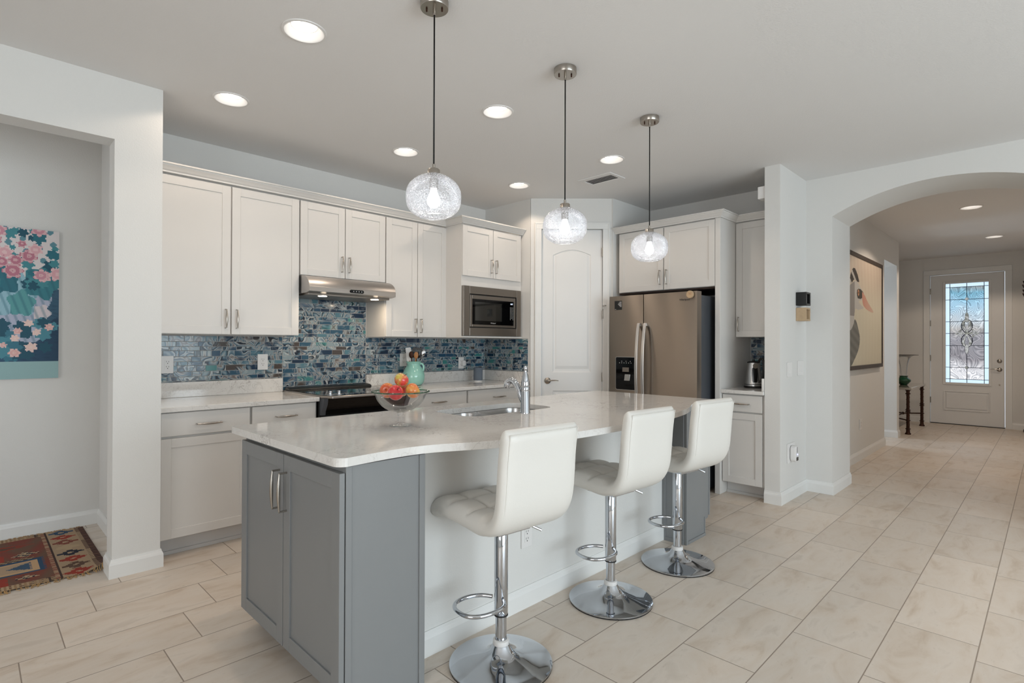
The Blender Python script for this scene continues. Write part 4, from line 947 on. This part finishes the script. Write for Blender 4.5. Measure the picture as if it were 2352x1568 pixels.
make_apple('red and yellow apple on top of the pile in the bowl', ap(.002, .005, .221), .035, M['apple_pink'], (.5, .4))
make_apple('deep red apple at the front of the bowl', ap(-.012, -.058, .165), .037, M['apple_red'], (.9, -.2))
make_apple('golden yellow apple at the right of the bowl', ap(.058, -.004, .170), .037, M['apple_gold'], (.7, .9))
make_apple('orange-yellow apple at the left of the bowl', ap(-.066, .010, .170), .037, M['apple_orange'], (1.3, -.9))
make_apple('orange-red apple at the back of the bowl, behind the left one', ap(-.008, .062, .172), .036, M['apple_pink'], (1.7, .3))

# ------------------------------------------------------------------ on the back counter
px, py = 3.035, 4.36
t = thing('pitcher', 'aqua ceramic pitcher holding cooking utensils on the back counter', 'pitcher', (px, py, CZ1))
pr = cat([(.060, .0), (.080, .006), (.098, .032), (.106, .075), (.101, .118), (.083, .160), (.066, .188), (.062, .206), (.076, .229)], 5)
b = MB(); b.lathe(pr+[(r-.006, z) for r, z in pr[::-1][:-2]]+[(0, .012)], (px, py, CZ1), 48, close=False); b.lathe([(0, .0), (.060, .0)], (px, py, CZ1), 48, close=False); b.build('body', M['pitcher'], t, smooth=True)
hx, hy = RT.x, RT.y
b = MB(); b.tube([(px+hx*u, py+hy*u, CZ1+v) for u, v in cat([(.062, .204), (.080, .206), (.094, .186), (.096, .160), (.090, .138)], 4)], .010, 12); b.build('handle', M['pitcher'], t, smooth=True)
def utensil(label, name, a, d, lean, top, head):
    """slim shaft from inside the pitcher with a head built by head(mb, frame)"""
    t = thing(name, label, 'utensil', L2(a, d)+(CZ1+.05,), 'utensils in the aqua pitcher')
    p0 = Vector(L2(a*.5, d*.5)+(CZ1+.03,)); p1 = Vector(L2(a+lean, d)+(CZ1+top,)); ax = (p1-p0).normalized(); u = Vector((RT.x, RT.y, 0)); u = (u-ax*u.dot(ax)).normalized(); w = u.cross(ax)
    m = Matrix(((u.x, w.x, ax.x, p1.x), (u.y, w.y, ax.y, p1.y), (u.z, w.z, ax.z, p1.z), (0, 0, 0, 1)))
    head(t, m, p0, p1); return t
L2 = lambda a, d: (px+RT.x*a+F0.x*d, py+RT.y*a+F0.y*d)
plate = lambda pts, m, th=.002: MB().prism(pts, -th, th, lambda u, v, w: m @ Vector((u, w, v)))
def h_white(t, m, p0, p1):
    MB().tube([p0, p1], .006, 8).build('shaft', M['wood'], t, smooth=True); plate(rrect(.052, .135, .010, cx=0, cy=.06), m, .004).build('blade', M['white_plastic'], t)
def h_turner(t, m, p0, p1):
    MB().tube([p0, p1], .006, 8).build('shaft', M['black'], t, smooth=True)
    o = fill2d('slotted_blade', rrect(.092, .100, .012, cx=0, cy=.05), [rrect(.008, .055, .003, 3, cx=x_, cy=.052) for x_ in (-.027, -.009, .009, .027)], lambda u, v, w: m @ Vector((u, w, v)), M['black'], t, thick=.003)
def h_spoon(mat):
    def f(t, m, p0, p1):
        MB().tube([p0, p1], .005, 8).build('shaft', mat, t, smooth=True)
        b = MB(); b.sphere((0, 0, 0), .022, .006, .034, 16, 10); b.v = [m @ (p+Vector((0, 0, .03))) for p in b.v]; b.build('bowl', mat, t, smooth=True)
    return f
utensil('off-white flat spatula at the left in the aqua pitcher', 'spatula', -.030, .02, -.012, .235, h_white)
utensil('black slotted turner standing tallest in the aqua pitcher', 'turner', .010, .03, .012, .262, h_turner)
utensil('brown wooden spoon in front in the aqua pitcher', 'wooden_spoon', .016, -.03, .010, .258, h_spoon(M['wood']))
utensil('dark bronze spoon beside the wooden one in the aqua pitcher', 'cooking_spoon', -.008, -.03, -.008, .262, h_spoon(M['bronze']))
utensil('shiny steel ladle leaning right out of the aqua pitcher', 'ladle', .035, .0, .048, .280, h_spoon(M['chrome']))
t = thing('spoon_rest', 'small clear glass dish on the counter left of the aqua pitcher', 'dish', (2.78, 4.40, CZ1))
b = MB(); b.lathe([(0, .002), (.045, .001), (.062, .012), (.060, .014), (.044, .004), (0, .005)], (2.78, 4.40, CZ1), 32, close=False); b.build('dish', M['glass'], t, smooth=True)
t = thing('smart_speaker', 'grey fabric cylinder speaker with white base in the counter corner', 'speaker', (3.845, 4.34, CZ1))
b = MB(); b.lathe([(0, 0), (.046, 0), (.047, .004), (.047, .012), (0, .012)], (3.845, 4.34, CZ1), 32); b.build('base', M['white_plastic'], t, smooth=40)
b = MB(); b.lathe([(.0465, .012), (.0485, .02), (.0485, .142), (.0465, .148), (0, .148)], (3.845, 4.34, CZ1), 40); b.build('fabric_body', M['fabric'], t, smooth=40)
b = MB(); b.lathe([(0, .1482), (.041, .1482), (.041, .1495), (0, .1495)], (3.845, 4.34, CZ1), 32); b.build('top_cap', M['black'], t)
b = MB(); b.tube(cat([(3.80, 4.36, CZ1+.01), (3.77, 4.38, CZ1+.008), (3.74, 4.42, CZ1+.006), (3.76, 4.47, CZ1+.006)][:1]*0+[(0, 0)], 1) if 0 else [(3.80, 4.36, CZ1+.008), (3.775, 4.39, CZ1+.004), (3.75, 4.44, CZ1+.004), (3.765, 4.485, CZ1+.010), (3.785, 4.495, CZ1+.06), (3.80, 4.50, CZ1+.13), (3.80, 4.515, CZ1+.19)], .0022, 6); b.build('power_cord', M['white_plastic'], t, smooth=True)

# ------------------------------------------------------------------ outlets and switches
def outlet(name, label, mk, w=.074, h=.122, kind='duplex', group='white wall plates'):
    t = thing(name, label, 'outlet' if kind in ('duplex', 'blank') else 'switch', mk @ Vector((0, 0, 0)), group)
    b = MB(); b.prism(rrect(w, h, .004, 3), 0, -.006, lambda u, v, s_: mk @ Vector((u, s_, v))); b.build('plate', M['white_plastic'], t, bevel=.0015)
    if kind == 'duplex':
        b = MB(); b.prism(rrect(.034, .068, .003, 3), -.006, -.008, lambda u, v, s_: mk @ Vector((u, s_, v))); rc = b.build('receptacle', M['white_plastic'], t)
        b = MB()
        for z in (-.018, .018):
            b.box(-.0085, -.0062, -.0084, -.0078, z-.001, z+.009, mk); b.box(.0062, .0085, -.0084, -.0078, z-.001, z+.008, mk); b.prism([(.003*math.cos(a), z-.009+.003*math.sin(a)) for a in [2*PI*i/10 for i in range(10)]], -.0078, -.0084, lambda u, v, s_: mk @ Vector((u, s_, v)))
        b.build('slots', M['slot'], rc)
    else:
        n = {'single': 1, 'double': 2, 'blank': 0}[kind]
        for i in range(n):
            cx = (i-(n-1)/2)*.046; b = MB(); b.prism([(-.033, -.006), (.033, -.006), (.033, -.0075), (-.033, -.0115)], cx-.0165, cx+.0165, lambda u, v, s_: mk @ Vector((s_, v, u))); b.build('rocker', M['white_plastic'], t, bevel=.001)
    return t
mS = lambda x, z, y=4.5255: frame((x, y, z), (1, 0, 0), (0, -1, 0))
outlet('outlet', 'white outlet on the mosaic next to the left pillar', mS(1.020, 1.177), .076, .126)
outlet('outlet', 'white outlet on the mosaic above the counter just left of the range', mS(1.686, 1.183), .080, .126)
outlet('outlet', 'white outlet on the mosaic immediately left of the aqua pitcher', mS(3.026, 1.176), .078, .126)
outlet('outlet', 'white outlet on the mosaic holding the plug-in adapter above the grey speaker', mS(3.762, 1.130), .074, .122)
t = thing('plug_adapter', 'white plug-in adapter on the mosaic outlet above the grey speaker', 'adapter', (3.785, 4.51, 1.13))
b = MB(); b.prism(rrect(.044, .056, .010), -.0085, -.040, lambda u, v, w: mS(3.778, 1.128) @ Vector((u, w, v))); b.build('housing', M['white_plastic'], t, bevel=.004)
outlet('outlet', 'white outlet on the island knee wall behind the nearest stool', frame((2.012, 1.899, .362), (1, 0, 0), (0, -1, 0)), .076, .122)
mF_ = lambda x, z: frame((x, 1.609, z), (1, 0, 0), (0, -1, 0))
outlet('light_switch', 'single rocker switch plate on the fin wall, the narrower of the pair', mF_(4.998, 1.122), .115, .125, 'single', 'switch plates on the fin wall')
outlet('light_switch', 'wider two-rocker switch plate on the fin wall, right of the single one', mF_(5.284, 1.127), .150, .130, 'double', 'switch plates on the fin wall')
outlet('outlet', 'white outlet low on the fin wall carrying the plug-in air freshener', mF_(5.03, .405), .18, .165, 'duplex')
t = thing('air_freshener', 'white plug-in air freshener with blue light low on the fin wall', 'air freshener', (5.03, 1.58, .40))
b = MB(); mk = mF_(5.03, .40); b.prism(rrect(.085, .135, .03), -.009, -.055, lambda u, v, w: mk @ Vector((u, w, v))); b.build('housing', M['white_plastic'], t, bevel=.008)
b = MB(); b.prism(rrect(.006, .05, .003), -.055, -.0562, lambda u, v, w: mk @ Vector((u, w, v+.035))); b.build('vent_slot', M['slot'], t)
b = MB(); b.sphere(mk @ Vector((0, -.056, -.005)), .006, seg=12, ring=8); b.build('led', M['led'], t, smooth=True)
b = MB(); b.prism(rrect(.05, .03, .004), -.055, -.0562, lambda u, v, w: mk @ Vector((u, w, v-.042))); b.build('print', M['darkprint'], t)
outlet('outlet', 'white outlet low on the corridor wall below the bird picture', frame((7.39, 1.599, .41), (1, 0, 0), (0, -1, 0)), .10, .125)
outlet('outlet', 'white outlet on the nook mosaic behind the kettle', frame((5.441, 1.83, 1.20), (0, -1, 0), (-1, 0, 0)), .076, .13)
t = thing('door_chime', 'small white box high on the fin wall above the nook cabinet', 'chime', (4.84, 1.765, 2.64)); box('housing', M['white_plastic'], (4.79, 4.90, 1.7355, 1.798, 2.585, 2.69), t, .005)

# ------------------------------------------------------------------ kettle in the nook
kx, ky = 5.15, 1.968
t = thing('kettle', 'brushed steel electric kettle with black handle on the nook counter', 'kettle', (kx, ky, CZ1))
b = MB(); b.lathe([(0, 0), (.082, 0), (.084, .004), (.084, .014), (.078, .018), (0, .018)], (kx, ky, CZ1), 40); b.build('power_base', M['black'], t, smooth=40)
b = MB(); b.lathe([(.070, .018), (.077, .020), (.077, .030), (.075, .034), (.066, .13), (.058, .215), (.054, .232), (0, .234)], (kx, ky, CZ1), 48); kb = b.build('body', M['sink'], t, smooth=40)
b = MB(); b.lathe([(.0765, .0305), (.0785, .0305), (.0785, .036), (.0755, .036)], (kx, ky, CZ1), 48, close=False); b.build('band', M['black'], kb, smooth=40)
b = MB(); b.lathe([(.056, .2325), (.056, .238), (.04, .246), (.012, .249), (.010, .262), (0, .264)], (kx, ky, CZ1), 32); b.build('lid', M['black'], t, smooth=40)
kd = Vector((-.35, -.94, 0)).normalized(); kp = Vector((kx, ky, CZ1)); side = Vector((-kd.y, kd.x, 0))
b = MB(); hp_ = [kp+kd*u+Vector((0, 0, v)) for u, v in cat([(.052, .236), (.075, .268), (.105, .262), (.112, .225), (.110, .16), (.102, .10), (.088, .06)], 5)]; b.tube(hp_, .0105, 12); b.build('handle', M['black'], t, smooth=True)
fk = -F0; fkr = Vector((fk.x, fk.y, 0)).normalized(); gq = Vector((-fkr.y, fkr.x, 0))
b = MB()
for i in range(1):
    vs = []
    for z, hw_ in ((.055, .016), (.065, .022), (.13, .024), (.175, .022), (.19, .018)):
        r = .0775-(z-.03)*.095
        for k in range(5):
            a = (k/4-.5)*2*hw_/r-.25; vs.append(kp+Vector((fkr.x*math.cos(a)-fkr.y*math.sin(a), fkr.y*math.cos(a)+fkr.x*math.sin(a), 0))*(r+.0025)+Vector((0, 0, z)))
    b.add(vs, [(r_*5+k, r_*5+k+1, r_*5+5+k+1, r_*5+5+k) for r_ in range(4) for k in range(4)])
b.build('water_gauge', M['blackglass'], kb, smooth=True)
b = MB(); b.lathe([(0, 0), (.024, 0), (.024, .004), (0, .006)], kp+fkr*.064+gq*-.012+Vector((0, 0, .205)), 24, fkr.to_track_quat('Z', 'Y').to_matrix().to_4x4()); b.build('temperature_dial', M['nickel'], kb, smooth=40)

# ------------------------------------------------------------------ little frames on the fin wall
def shadow_box(label, x0, x1, z0, z1, dp, mat, ins):
    t = thing('shadow_box', label, 'picture frame', ((x0+x1)/2, 1.609, (z0+z1)/2), 'small box frames on the fin wall')
    b = MB(); e = .016
    for a in ((x0, x0+e, z0, z1), (x1-e, x1, z0, z1), (x0+e, x1-e, z0, z0+e), (x0+e, x1-e, z1-e, z1)): b.box(a[0], a[1], 1.609-dp, 1.609, a[2], a[3])
    b.box(x0+e, x1-e, 1.600, 1.609, z0+e, z1-e); b.build('frame', mat, t, bevel=.002)
    b = MB(); w = x1-x0; b.box(x0+.20*w, x0+.62*w, 1.609-dp*.8, 1.609-dp*.2, z0+.022, z1-.022); b.build('insert', ins, t)
shadow_box('small black box frame on the fin wall, above the wooden one', 5.165, 5.285, 1.682, 1.798, .085, M['black'], M['white_plastic'])
shadow_box('small pale wooden box frame on the fin wall, below the black one', 5.168, 5.290, 1.546, 1.662, .082, M['palewood'], M['palewood'])

# ------------------------------------------------------------------ pictures, painted cell by cell
def painted(name, nu, nv, fn, col, mat, parent, height=None):
    vs = [fn(i/nu, j/nv) for j in range(nv+1) for i in range(nu+1)]
    fs = [(j*(nu+1)+i, j*(nu+1)+i+1, (j+1)*(nu+1)+i+1, (j+1)*(nu+1)+i) for j in range(nv) for i in range(nu)]
    base_ = ROOT[parent.name]; me = bpy.data.meshes.new(name); me.from_pydata([tuple(Vector(p)-base_) for p in vs], [], fs); me.materials.append(mat)
    at = me.color_attributes.new('paint', 'FLOAT_COLOR', 'CORNER'); data = []
    for j in range(nv):
        for i in range(nu):
            c = lin(col((i+.5)/nu, (j+.5)/nv)); data += list(c)*4
    at.data.foreach_set('color', data)
    o = bpy.data.objects.new(name, me); COL.objects.link(o); o.parent = parent; return o
def mixc(a, b, k): return tuple(x+(y-x)*k for x, y in zip(a, b))
rp = random.Random(3)
FLOW = [(rp.random(), .68+rp.random()*.32, .022+rp.random()*.026, rp.choice(((206, 146, 160), (222, 170, 178), (188, 120, 138)))) for _ in range(34)]
LEAF = [(rp.random(), .62+rp.random()*.38, .014+rp.random()*.022, rp.choice(((44, 112, 128), (30, 84, 104), (70, 140, 150)))) for _ in range(64)]
PADS = [(rp.random(), .13+rp.random()*.26, .022+rp.random()*.024, rp.choice(((78, 140, 156), (60, 118, 138), (34, 84, 104)))) for _ in range(54)]
LILY = [(rp.random(), .14+rp.random()*.24, .016+rp.random()*.014, rp.choice(((226, 176, 172), (236, 204, 196)))) for _ in range(24)]
BIG = [(.66, .47, .27, (178, 184, 204)), (.70, .56, .16, (150, 190, 204)), (.88, .645, .12, (58, 128, 140)), (.62, .66, .11, (48, 112, 128)), (.40, .60, .12, (74, 142, 150)), (.18, .66, .12, (52, 118, 136)), (.74, .50, .09, (92, 158, 162)), (.52, .48, .08, (206, 214, 216)), (.30, .46, .10, (150, 186, 200)), (.88, .44, .06, (216, 206, 210))]
def canvas_col(u, v):
    if v < .113: return (150, 184, 186) if not (.028 < v < .033 and u < .85) and not (.012 < v < .015) else (118, 150, 156)
    wob = .02*math.sin(u*23+v*9)+.02*math.sin(v*31-u*7)
    if v > .62+wob: c = (222, 214, 214) if math.sin(u*61+v*17)+math.sin(v*70-u*22) > -1.1 else (96, 142, 156)
    elif v > .40+wob: c = mixc((128, 168, 190), (56, 92, 116), min(1, max(0, (u-.45)*2)))
    else: c = mixc((66, 104, 136), (34, 66, 92), min(1, max(0, (u-.3)*1.4)))
    s_ = math.sin(u*40+math.sin(v*60)*3)*math.sin(v*130+u*30); c = mixc(c, (20, 46, 70), .28*max(0, s_)) if v < .62 else c
    asp = .75/1.03
    for x, y, r, k in BIG:
        dx, dy = (u-x)*asp, (v-y)*.8
        if dx*dx+dy*dy < (r*.72*(1+.15*math.sin(5*math.atan2(dy, dx)+x*9)))**2: c = mixc(k, (34, 84, 104), .3*max(0, math.sin(dx*150+dy*60)))
    for lst in (LEAF, FLOW, PADS, LILY):
        for x, y, r, k in lst:
            dx, dy = (u-x)*asp, v-y; d = math.hypot(dx, dy)
            if d < r*(1+.18*math.sin(6*math.atan2(dy, dx)+x*20)): c = mixc(k, (240, 220, 214), .5) if (lst in (FLOW, LILY) and math.sin(d/r*9) > .35) else k
    return c
t = thing('canvas_print', 'unframed blue and pink flower-pond canvas on the hall wall behind the left pillar', 'painting', (.08, 5.0, 1.6))
box('stretcher', M['canvas'] if 0 else M['white_plastic'], (-.30, .457, 4.9925, 5.019, 1.084, 2.116), t)
painted('printed_face', 120, 165, lambda u, v: (-.30+.757*u, 4.9915, 1.084+1.032*v), canvas_col, M['canvas'], t)

# bird picture in the corridor
BX0, BX1, BZ0, BZ1 = 6.46, 8.385, 1.058, 2.375; BE = .045
t = thing('framed_picture', 'large framed picture of a grey crested bird with pink beak on the corridor wall', 'picture', (7.42, 1.58, 1.7))
b = MB(); e = .022
fm = plain('weathered_frame', (64, 54, 46), .55, var=.35, scale=20)
for a in ((BX0, BX0+e, BZ0, BZ1), (BX1-e, BX1, BZ0, BZ1), (BX0+e, BX1-e, BZ0, BZ0+BE), (BX0+e, BX1-e, BZ1-BE, BZ1)): b.box(a[0], a[1], 1.562, 1.5985, a[2], a[3])
b.build('frame', fm, t, bevel=.003)
def inpoly(x, y, P):
    r = False; j = len(P)-1
    for i in range(len(P)):
        if (P[i][1] > y) != (P[j][1] > y) and x < (P[j][0]-P[i][0])*(y-P[i][1])/(P[j][1]-P[i][1])+P[i][0]: r = not r
        j = i
    return r
CREST = cat([(6.78, 2.02), (6.86, 2.13), (6.98, 2.20), (7.10, 2.17), (7.22, 2.06), (7.12, 2.06), (7.0, 2.07), (6.88, 2.02), (6.78, 2.02)], 4)
HEAD = cat([(6.74, 1.96), (6.90, 2.02), (7.10, 2.06), (7.28, 2.00), (7.40, 1.95), (7.38, 1.87), (7.20, 1.84), (7.30, 1.80), (7.42, 1.77), (7.20, 1.74), (7.05, 1.74), (7.0, 1.66), (6.98, 1.58), (6.80, 1.50), (6.6, 1.7), (6.74, 1.96)], 4)
BEAK = cat([(7.36, 1.955), (7.46, 1.93), (7.66, 1.84), (7.92, 1.745), (7.70, 1.745), (7.44, 1.79), (7.36, 1.87), (7.36, 1.955)], 4)
BODY = cat([(6.60, 1.60), (6.88, 1.58), (7.05, 1.62), (7.18, 1.52), (7.25, 1.40), (7.18, 1.28), (7.02, 1.18), (6.85, 1.10), (6.60, 1.10), (6.50, 1.3), (6.60, 1.60)], 4)
EYE = [(7.19+.035*math.cos(2*PI*i/16), 1.935+.036*math.sin(2*PI*i/16)) for i in range(16)]
MASK = cat([(7.12, 1.96), (7.24, 1.985), (7.40, 1.955), (7.42, 1.93), (7.34, 1.88), (7.18, 1.865), (7.12, 1.90), (7.12, 1.96)], 4)
def bird_col(u, v):
    x = BX0+e+(BX1-BX0-2*e)*u; z = BZ0+BE+(BZ1-BZ0-2*BE)*v
    c = mixc((214, 208, 188), (206, 190, 174), max(0, min(1, (v-.55)*3))); c = mixc(c, (222, 218, 200), .22*(.5+.5*math.sin(x*40+math.sin(z*3)*2)))
    if inpoly(x, z, BODY): c = mixc((104, 104, 100), (130, 130, 124), .5+.5*math.sin(z*60+x*20)*.6)
    if inpoly(x, z, HEAD):
        c = (196, 194, 190)
        if x < 7.02 and z > 1.66: c = (150, 146, 143)
    if inpoly(x, z, CREST): c = (52, 46, 42) if math.sin((x-6.7)*24+(z-2)*40) > -.45 else (190, 186, 180)
    if inpoly(x, z, MASK): c = (70, 66, 60)
    if inpoly(x, z, BEAK): c = mixc((204, 150, 132), (208, 182, 164), max(0, min(1, (x-7.4)*2)))
    if inpoly(x, z, EYE): c = (206, 150, 110) if (x-7.19)**2+(z-1.935)**2 > .014**2 else (20, 18, 18)
    return c
painted('picture_face', 200, 130, lambda u, v: (BX0+e+(BX1-BX0-2*e)*u, 1.574, BZ0+BE+(BZ1-BZ0-2*BE)*v), bird_col, M['canvas'], t)

# kilim rug in the hall
RXE, RXW, RY0, RY1 = .598, -1.35, 3.955, 4.975
t = thing('rug', 'worn red, blue and tan kilim rug on the hall floor behind the left pillar', 'rug', (-.4, 4.46, 0))
def rug_z(x, y):
    k = max(0, (x-.47)/.12)*max(0, (4.20-y)/.24); return .007+.050*min(1.3, k)**2+.002*math.sin(x*9+y*5)
RED, RUST, TAN, NAVY, BLU, BRN, CRIM, GOLD = (150, 48, 30), (124, 58, 44), (180, 154, 122), (18, 22, 42), (34, 68, 98), (92, 66, 50), (130, 30, 38), (190, 126, 48)
def stepd(a, b, w, h, st=.018):                        # stepped diamond test
    return abs(math.floor(a/st)*st+st/2)/w+abs(math.floor(b/st)*st+st/2)/h < 1
def rug_col(p, q):
    x = RXW+(RXE-RXW)*p; u = RXE-x; v = (RY1-RY0)*q; j = math.sin(v*260)*.004; u2 = u+j
    if u < .035: return (60, 32, 28) if math.sin(v*180) > -.3 else (104, 70, 54)
    if u < .055: return TAN if math.sin(v*210) > 0 else (72, 40, 32)
    if u < .205:
        k = int(v/.127); b = v-(k+.5)*.127; a = u2-.13; c = (RED, BRN, RED, NAVY, TAN, RUST, RED, BLU)[k % 8]
        if stepd(a, b, .070, .058) or (abs(b) < .014 and abs(a) < .066): return c if not (abs(a) < .012 and abs(b) < .012) else TAN
        return mixc(TAN, (160, 134, 108), .5+.5*math.sin(v*400))
    if u < .212: return (60, 36, 30)
    if u < .232: return TAN if math.sin(v*230) > .2 else RUST
    w = min(v, (RY1-RY0)-v)
    if w < .075:
        k = math.floor(u/.26); a = u2-(k+.5)*.26; b = w-.038
        if k % 2 == 0 and stepd(a, b, .11, .045, .014): return (NAVY, (70, 84, 104))[k % 4 == 2]
        if abs(a) > .122: return (70, 50, 40)
        return (80, 56, 44) if (abs(math.sin(u*70)*math.sin(v*190)) > .86) else mixc(TAN, (150, 118, 84), .5+.5*math.sin(u*300))
    per = 1.05; a = (u2-.232) % per; b = v-.46
    # arms and body of the blue-edged medallion
    arm = .03 < a < .34 and abs(b+.10) < .125; body = .30 < a < .86 and abs(b+.06) < .275-.18*max(0, (a-.55))
    if body:
        if abs(b+.06) > .235-.18*max(0, (a-.55)) or a < .335: return BLU
        if abs(b+.06) < .03+.10*abs(math.sin((a-.33)*11)) and abs(math.sin(b*48+a*30)) > .72: return mixc(BLU, (60, 84, 104), .5)
        return GOLD if stepd(a-.56, b+.08, .06, .035) else (184, 140, 100)
    if arm:
        if abs(b+.10) > .100 or a < .055: return BLU
        if abs(b+.10) > .078 or a < .09: return (196, 160, 122)
        if abs(b+.10) < (.20-a)*.62: return mixc(BLU, (70, 90, 112), .6)
        return GOLD if a > .24 and abs(b+.1) < .03 else (176, 150, 122)
    for (ax, bx_, w_, h_, c1_, c2_) in ((.10, .14, .085, .045, TAN, NAVY), (.12, -.30, .07, .035, TAN, NAVY), (.15, .05, .10, .040, BRN, (150, 130, 100)), (.62, .36, .13, .09, CRIM, RED)):
        if stepd(a-ax, b-bx_, w_, h_, .016): return c1_ if math.sin((a-ax)*170)*math.sin((b-bx_)*170) > -.1 else c2_
    if .33 < a < .62 and b > .20 and (b-.20) < (a-.33)*.8: return CRIM
    if .05 < a < .26 and b > .26 and abs(b-.34) < (a-.05)*.32: return BRN if abs(b-.34) < (a-.09)*.22 else RED
    if .20 < a < .34 and (.03 < b < .20 or b < -.25): return RED
    return mixc(RUST, (104, 78, 60), .45+.45*math.sin(v*17+math.sin(u*23)*2))
painted('woven_field', 190, 100, lambda p, q: (RXW+(RXE-RXW)*p, RY0+(RY1-RY0)*q, rug_z(RXW+(RXE-RXW)*p, RY0+(RY1-RY0)*q)), rug_col, M['rug'], t)
b = MB(); rr = random.Random(5)
for i in range(360):
    x = RXW+rr.random()*(RXE-RXW-.02)
    for y, s_ in ((RY0, -1), (RY1, 1)):
        L_f = .018+rr.random()*.022; z = rug_z(x, y); b.tube([(x, y-s_*.004, z), (x+rr.uniform(-.008, .008), y+s_*L_f*.5, z*.7), (x+rr.uniform(-.015, .015), y+s_*L_f, max(.002, z*.3))], .0014, 4)
fr_ = b.build('fringe', plain('rug_fringe', (176, 140, 92), .9, var=.2), t); fr_['kind'] = 'stuff'

# ------------------------------------------------------------------ entry hall furniture
t = thing('console_table', 'bronze legged side table with glass top beside the entry door', 'table', (10.6, 1.85, 0))
tx0, tx1, ty0, ty1 = 9.98, 11.20, 1.545, 1.98; tz = .70
def leg(x, y):
    b = MB(); b.lathe([(.036, 0), (.040, .012), (.026, .03), (.024, .075), (.034, .08), (.034, .088), (.022, .094), (.021, .20), (.032, .205), (.032, .214), (.021, .22), (.0205, .33), (.034, .335), (.034, .343), (.023, .347), (.023, .358), (.034, .362), (.034, .37), (.0205, .375), (.020, .60), (.034, .606), (.034, .614), (.022, .62), (.024, .655), (.038, .662), (.034, .67)], (x, y, 0), 20)
    b.tube([(x+.022*math.cos(i*.55), y+.022*math.sin(i*.55), .09+.006*i) for i in range(86)], .003, 4); return b.build('leg', M['bronze'], t, smooth=40)
for x, y in ((tx0, ty0), (tx1, ty0), (tx0, ty1), (tx1, ty1)): leg(x, y)
b = MB(); b.prism(rrect(tx1-tx0+.09, ty1-ty0+.09, .02, 4, (tx0+tx1)/2, (ty0+ty1)/2), .67, .702, lambda u, v, w: (u, v, w)); b.build('table_top', plain('stone_top', (158, 152, 142), .08, coat=.5, var=.1), t, bevel=.003)
b = MB(); my = (ty0+ty1)/2; b.tube([(tx0, ty0, .21), (tx0+.25, my, .215), (tx1-.25, my, .215), (tx1, ty0, .21)], .010, 8); b.tube([(tx0, ty1, .21), (tx0+.25, my, .215)], .010, 8); b.tube([(tx1, ty1, .21), (tx1-.25, my, .215)], .010, 8)
for x in (tx0+.25, tx1-.25): b.sphere((x, my, .215), .022, seg=12, ring=8)
b.build('stretcher', M['bronze'], t, smooth=40)
vx, vy = 10.62, 1.70
t = thing('trumpet_vase', 'tall clear trumpet vase with green glass base on the side table', 'vase', (vx, vy, .702))
b = MB(); b.lathe(cat([(.045, 0), (.055, .012), (.100, .075), (.055, .125), (.062, .145), (.05, .150)], 5), (vx, vy, .702), 32); b.build('base', M['greenglass'], t, smooth=True)
b = MB(); pr = cat([(.040, .148), (.045, .22), (.055, .32), (.085, .43), (.14, .475), (.19, .480)], 5); b.lathe(pr+[(r-.003, z+.001) for r, z in pr[::-1]], (vx, vy, .702), 40, close=False); b.build('trumpet', M['glass'], t, smooth=True)
b = MB(); b.tube([(vx+.19*math.cos(2*PI*i/48), vy+.19*math.sin(2*PI*i/48), 1.183) for i in range(48)], .004, 6, True); b.build('rim', M['darkprint'], t, smooth=True)
# carved stand at the right edge of the entry hall
hx_, hy_ = 11.45, .205
t = thing('hall_stand', 'dark carved wooden hall stand at the right of the entry door', 'hall stand', (hx_, hy_, 0))
b = MB(); b.lathe([(.11, 0), (.125, .02), (.12, .05), (.09, .07), (.10, .10), (.07, .14), (.045, .16), (0, .165)], (hx_, hy_, 0), 20); b.build('base', M['darkwood'], t, smooth=40)
b = MB(); b.lathe([(.04, .15), (.03, .25), (.036, .4), (.026, .9), (.034, 1.2), (.026, 1.5), (.034, 1.9), (.03, 2.0)], (hx_, hy_, 0), 18); b.build('post', M['darkwood'], t, smooth=True)
b = MB(); rr = random.Random(2)
for z, L_l, tw in ((1.96, .105, 1.4), (2.02, .10, 2.1), (2.10, .125, 1.57), (2.16, .135, 1.2), (2.23, .135, 1.9), (2.29, .12, 1.5), (2.33, .10, 1.0), (2.12, .12, 4.4), (2.20, .13, 4.9), (2.05, .1, 3.2), (2.26, .12, .2), (2.18, .12, 3.0)):
    d = Vector((math.cos(tw), math.sin(tw), 0)); b.tube([Vector((hx_, hy_, z-.05)), Vector((hx_, hy_, z-.01))+d*L_l*.45, Vector((hx_, hy_, z+.012))+d*L_l*.8, Vector((hx_, hy_, z+.04))+d*L_l], [.03, .036, .024, .006], 8)
b.sphere((hx_, hy_, 2.36), .05, seg=14, ring=10); b.build('carved_leaves', M['darkwood'], t, smooth=50)
